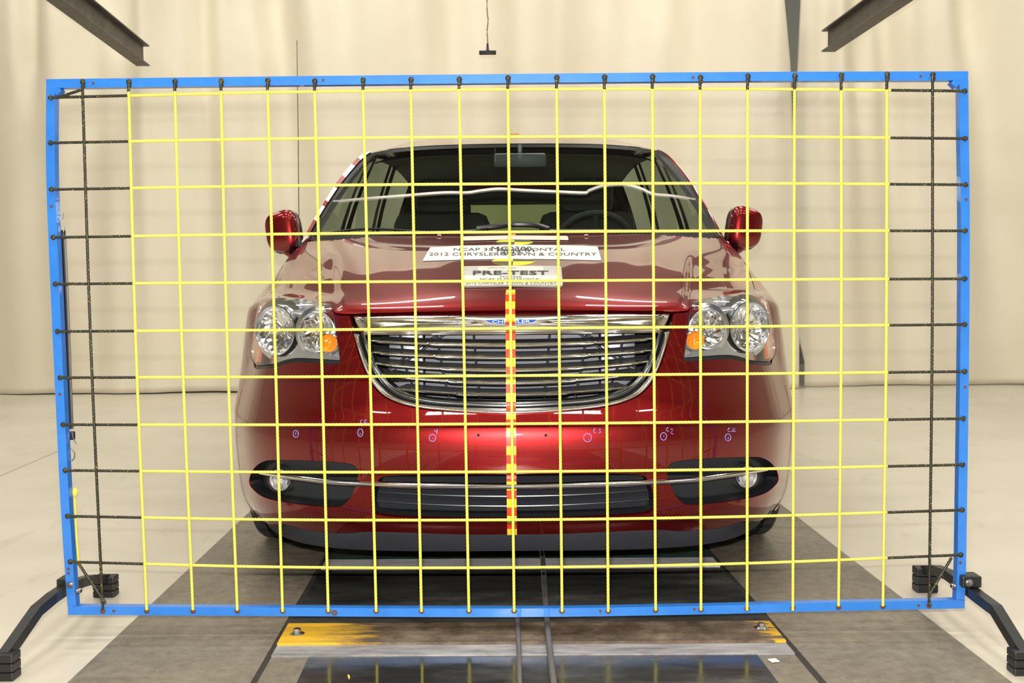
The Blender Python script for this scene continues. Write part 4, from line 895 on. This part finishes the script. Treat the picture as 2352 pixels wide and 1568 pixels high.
# sides above the belt line
belt=lambda Y: np.array([np.interp(Y,[4.45,5.6,8.0],[.905,.93,.90]),Y,1.062]); railp=lambda Y: np.array([np.interp(Y,[5.4,5.95,7.1,8.0],[.728,.755,.765,.72]),Y,np.interp(Y,[5.4,5.55,5.95,6.45,7.1,8.0],[1.55,1.575,1.625,1.665,1.68,1.60])])
for sg in (1,-1):
    m3=np.array([sg,1,1])
    def strip(name,y0,y1,m,yr0=None,yr1=None,parent=CAR,ins=0):
        A=[belt(y0),belt((y0+y1)/2),belt(y1)]; yr0=y0 if yr0 is None else yr0; yr1=y1 if yr1 is None else yr1
        Bq=[railp(yr0),railp((yr0+yr1)/2),railp(yr1)]
        return ribbon(name,np.array(A)*m3-np.array([sg*ins,0,0]),np.array(Bq)*m3-np.array([sg*ins,0,0]),lambda t,s:.02*math.sin(math.pi*t),m,parent,7,out=np.array([sg,0,0]))
    strip('side_window',4.58,5.55,SIDEG,5.38,5.60); strip('side_window',5.68,6.68,SIDEG,5.70,6.68); strip('side_window',6.80,7.70,SIDEG,6.80,7.62)
    for y0,y1,a_,b_ in ((5.55,5.68,5.60,5.70),(6.68,6.80,6.68,6.80),(7.70,8.0,7.62,7.98)):
        strip('side_pillar',y0,y1,BLACK,a_,b_); strip('pillar_trim',y0-.02,y1+.02,INT,a_-.02,b_+.02,ins=.03)
    ys_=np.linspace(5.38,8.0,12); R0=np.array([railp(y) for y in ys_])*m3; ribbon('roof_rail',R0+np.array([sg*.004,0,-.02]),R0+np.array([-sg*.03,0,.014]),lambda t,s:.012*math.sin(math.pi*t),PAINT,CAR,5,out=np.array([sg,0,.3]))
    ys_=np.linspace(4.4,8.0,14); R0=np.array([belt(y) for y in ys_])*m3; ribbon('belt_trim',R0+np.array([sg*.004,0,-.03]),R0+np.array([0,0,.012]),lambda t,s:.004*math.sin(math.pi*t),BLACK,CAR,4,out=np.array([sg,0,0]))
# tail
g=MB(); X=.88
for (c,s) in (((0,8.0,.72),(1.76,.05,.84)),((0,8.0,1.59),(1.40,.05,.12)),((.70,8.0,1.34),(.14,.05,.44)),((-.70,8.0,1.34),(.14,.05,.44))): g.box(c,s,bev=.015)
g.build('tailgate',PAINT,CAR); g=MB(); g.box((0,7.95,1.55),(1.36,.03,.12)); g.box((.67,7.95,1.34),(.14,.03,.46)); g.box((-.67,7.95,1.34),(.14,.03,.46)); g.box((0,7.95,.80),(1.8,.03,.72)); g.build('tailgate_trim',INT,CAR,False); g=MB(); g.box((0,8.0,1.335),(1.30,.008,.40)); g.build('rear_window',REARG,CAR,False)
# cabin
g=MB(); 
dp=[(-.86,4.30),(-.45,4.14),(0,4.10),(.45,4.14),(.86,4.30)]; dp=np.array(crom(dp,6)); n=len(dp)
vs=[(x,y+.03,1.045) for x,y in dp]+[(x*.97,4.72-.05*abs(x),1.075+.02*math.cos(x*3)) for x,y in dp]+[(x*.97,4.82,.98) for x,y in dp]+[(x*.97,4.84,.6) for x,y in dp]
fs=[(r*n+i,r*n+i+1,(r+1)*n+i+1,(r+1)*n+i) for r in range(3) for i in range(n-1)]; mesh('dashboard',vs,fs,INT,CAR)
g=MB(); q=[Vector((0,0,0))]
sw=empty('steering_wheel',(.37,4.98,1.06)); sw.parent=CAR; sw.matrix_parent_inverse=Matrix.Translation(CAR.location).inverted()
ax=Vector((0,1,.45)).normalized(); u1=Vector((1,0,0)); u2=ax.cross(u1).normalized(); c=Vector((.37,4.98,1.06))
g=MB(); g.tube([c+(u1*math.cos(t)+u2*math.sin(t))*.185 for t in np.linspace(0,2*math.pi,37)],.014,8,cap=False); g.build('wheel_rim',SEAT,sw)
g=MB(); g.box(c,(.16,.05,.12),Matrix.Rotation(-.4,3,'X'),bev=.02); 
for t in (0,math.pi,-math.pi/2): g.tube([c,c+(u1*math.cos(t)+u2*math.sin(t))*.18],.016,8)
g.build('wheel_hub',SEAT,sw)
def rbox(c,s,rot=None,bev=.05): g=MB(); g.box(c,s,rot,bev=bev); return g
for (x,y,z) in ((.38,5.62,0),(-.38,5.62,0),(.42,6.75,-.02),(-.42,6.75,-.02)):
    se=empty('seat',(x,y,.7)); se.parent=CAR; se.matrix_parent_inverse=Matrix.Translation(CAR.location).inverted()
    rbox((x,y,.98+z),(.50,.13,.62),Matrix.Rotation(-.2,3,'X'),.06).build('seat_back',SEAT,se); rbox((x,y+.10,1.37+z),(.28,.10,.19),Matrix.Rotation(-.1,3,'X'),.045).build('headrest',SEAT,se); rbox((x,y-.25,.66+z),(.5,.5,.14),None,.05).build('seat_cushion',SEAT,se)
g=MB(); g.box((.03,4.98,1.475),(.24,.03,.065),Matrix.Rotation(.15,3,'X'),bev=.012); g.tube([(.03,5.0,1.49),(.03,5.0,1.55)],.01,8); g.build('rear_view_mirror',mat('mirror_back_grey',(.10,.11,.12),.5),CAR)
# door mirrors
def superbox(c,s,p=3.2,n=26,m=16,rot=None,taper=0):
    vs=[];fs=[]
    sp=lambda x: math.copysign(abs(x)**(2/p),x)
    for i in range(m+1):
        f=-math.pi/2+math.pi*i/m
        for k in range(n):
            w_=2*math.pi*k/n; v=Vector((s[0]*sp(math.cos(f))*sp(math.cos(w_)),s[1]*sp(math.cos(f))*sp(math.sin(w_)),s[2]*sp(math.sin(f))))
            v.z*=1-taper*v.x/s[0]
            vs.append(Vector(c)+(rot@v if rot else v))
    for i in range(m):
        for k in range(n): fs.append((i*n+k,i*n+(k+1)%n,(i+1)*n+(k+1)%n,(i+1)*n+k))
    return vs,fs
for sg in (1,-1):
    c=S(530,-124,4.52); c.x*=sg; e=empty('door_mirror',tuple(c)); e.parent=CAR; e.matrix_parent_inverse=Matrix.Translation(CAR.location).inverted(); e['label']='red door mirror with black rear rim'
    r_=Matrix.Rotation(sg*.12,3,'Y')@Matrix.Rotation(sg*.18,3,'Z')
    v,f=superbox(c,(.069,.05,.086),3.4,rot=r_,taper=sg*.10); g=MB(); g.add(v,f); g.build('mirror_cap',PAINT,e)
    v,f=superbox(c+Vector((-sg*.004,.03,-.006)),(.071,.035,.088),3.4,rot=r_,taper=sg*.10); g=MB(); g.add(v,f); g.build('mirror_rim',BLACK,e)
    a=S(484,-84,4.45); a.x*=sg; b_=S(505,-66,4.50); b_.x*=sg; g=MB(); g.tube([a,(a+b_)/2+Vector((0,0,-.002)),b_+Vector((sg*.01,0,.01)),c+Vector((0,.01,-.07))],[.022,.02,.018,.02],12); g.build('mirror_arm',PAINT,e)
# aerial on the left fender
an=empty('aerial',tuple(S(-490,-90,4.30))); an.parent=CAR; an.matrix_parent_inverse=Matrix.Translation(CAR.location).inverted(); an['label']='thin whip aerial on a black base'
ab0=P(688,566,4.28); g=MB(); g.tube([ab0,P(687.5,558,4.28),P(687,552,4.28)],[.015,.013,.008],12); g.build('aerial_base',BLACK,an)
g=MB(); g.tube([P(687,555,4.28),P(685,330,4.30),P(682,93,4.33)],[.0022,.0018,.0014],8); g.build('aerial_mast',mat('aerial_steel',(.25,.25,.25),.3,1),an)
# wheels
for (x,y) in ((.80,3.9),(-.80,3.9),(.80,6.98),(-.80,6.98)):
    s=1 if x>0 else -1; wh=empty('wheel',(x,y,.345)); wh.parent=CAR; wh.matrix_parent_inverse=Matrix.Translation(CAR.location).inverted()
    g=MB(); R=.342; wd=.106
    g.lathe([(.22,wd*.8),(.27,wd),(.31,wd),(.332,wd*.93),(R-.002,wd*.82),(R,wd*.6),(R,wd*.52),(R-.008,wd*.5),(R-.008,wd*.42),(R,wd*.4),(R,wd*.08),(R-.008,wd*.06),(R-.008,-wd*.06),(R,-wd*.08),(R,-wd*.4),(R-.008,-wd*.42),(R-.008,-wd*.5),(R,-wd*.52),(R,-wd*.6),(R-.002,-wd*.82),(.332,-wd*.93),(.31,-wd),(.27,-wd),(.22,-wd*.8)],Vector((x,y,.344)),Vector((s,0,0)),72)
    g.build('tyre',RUB,wh,True,25)
    g=MB(); g.lathe([(.225,wd*.75),(.215,wd*.5),(.20,wd*.3),(.06,wd*.45),(.0,wd*.5)],Vector((x,y,.344)),Vector((s,0,0)),40); g.build('wheel_rim',SATIN,wh)
for s in (1,-1):
    g=MB(); n=20
    vs=[];
    for i in range(n+1):
        t=math.radians(-20)+math.radians(220)*i/n
        for x in (.86,.60): vs.append((s*x,3.9+.40*math.cos(t),.36+.40*math.sin(t)))
    mesh('wheel_arch_liner',vs,[(2*i,2*i+1,2*i+3,2*i+2) for i in range(n)],DARK,CAR)
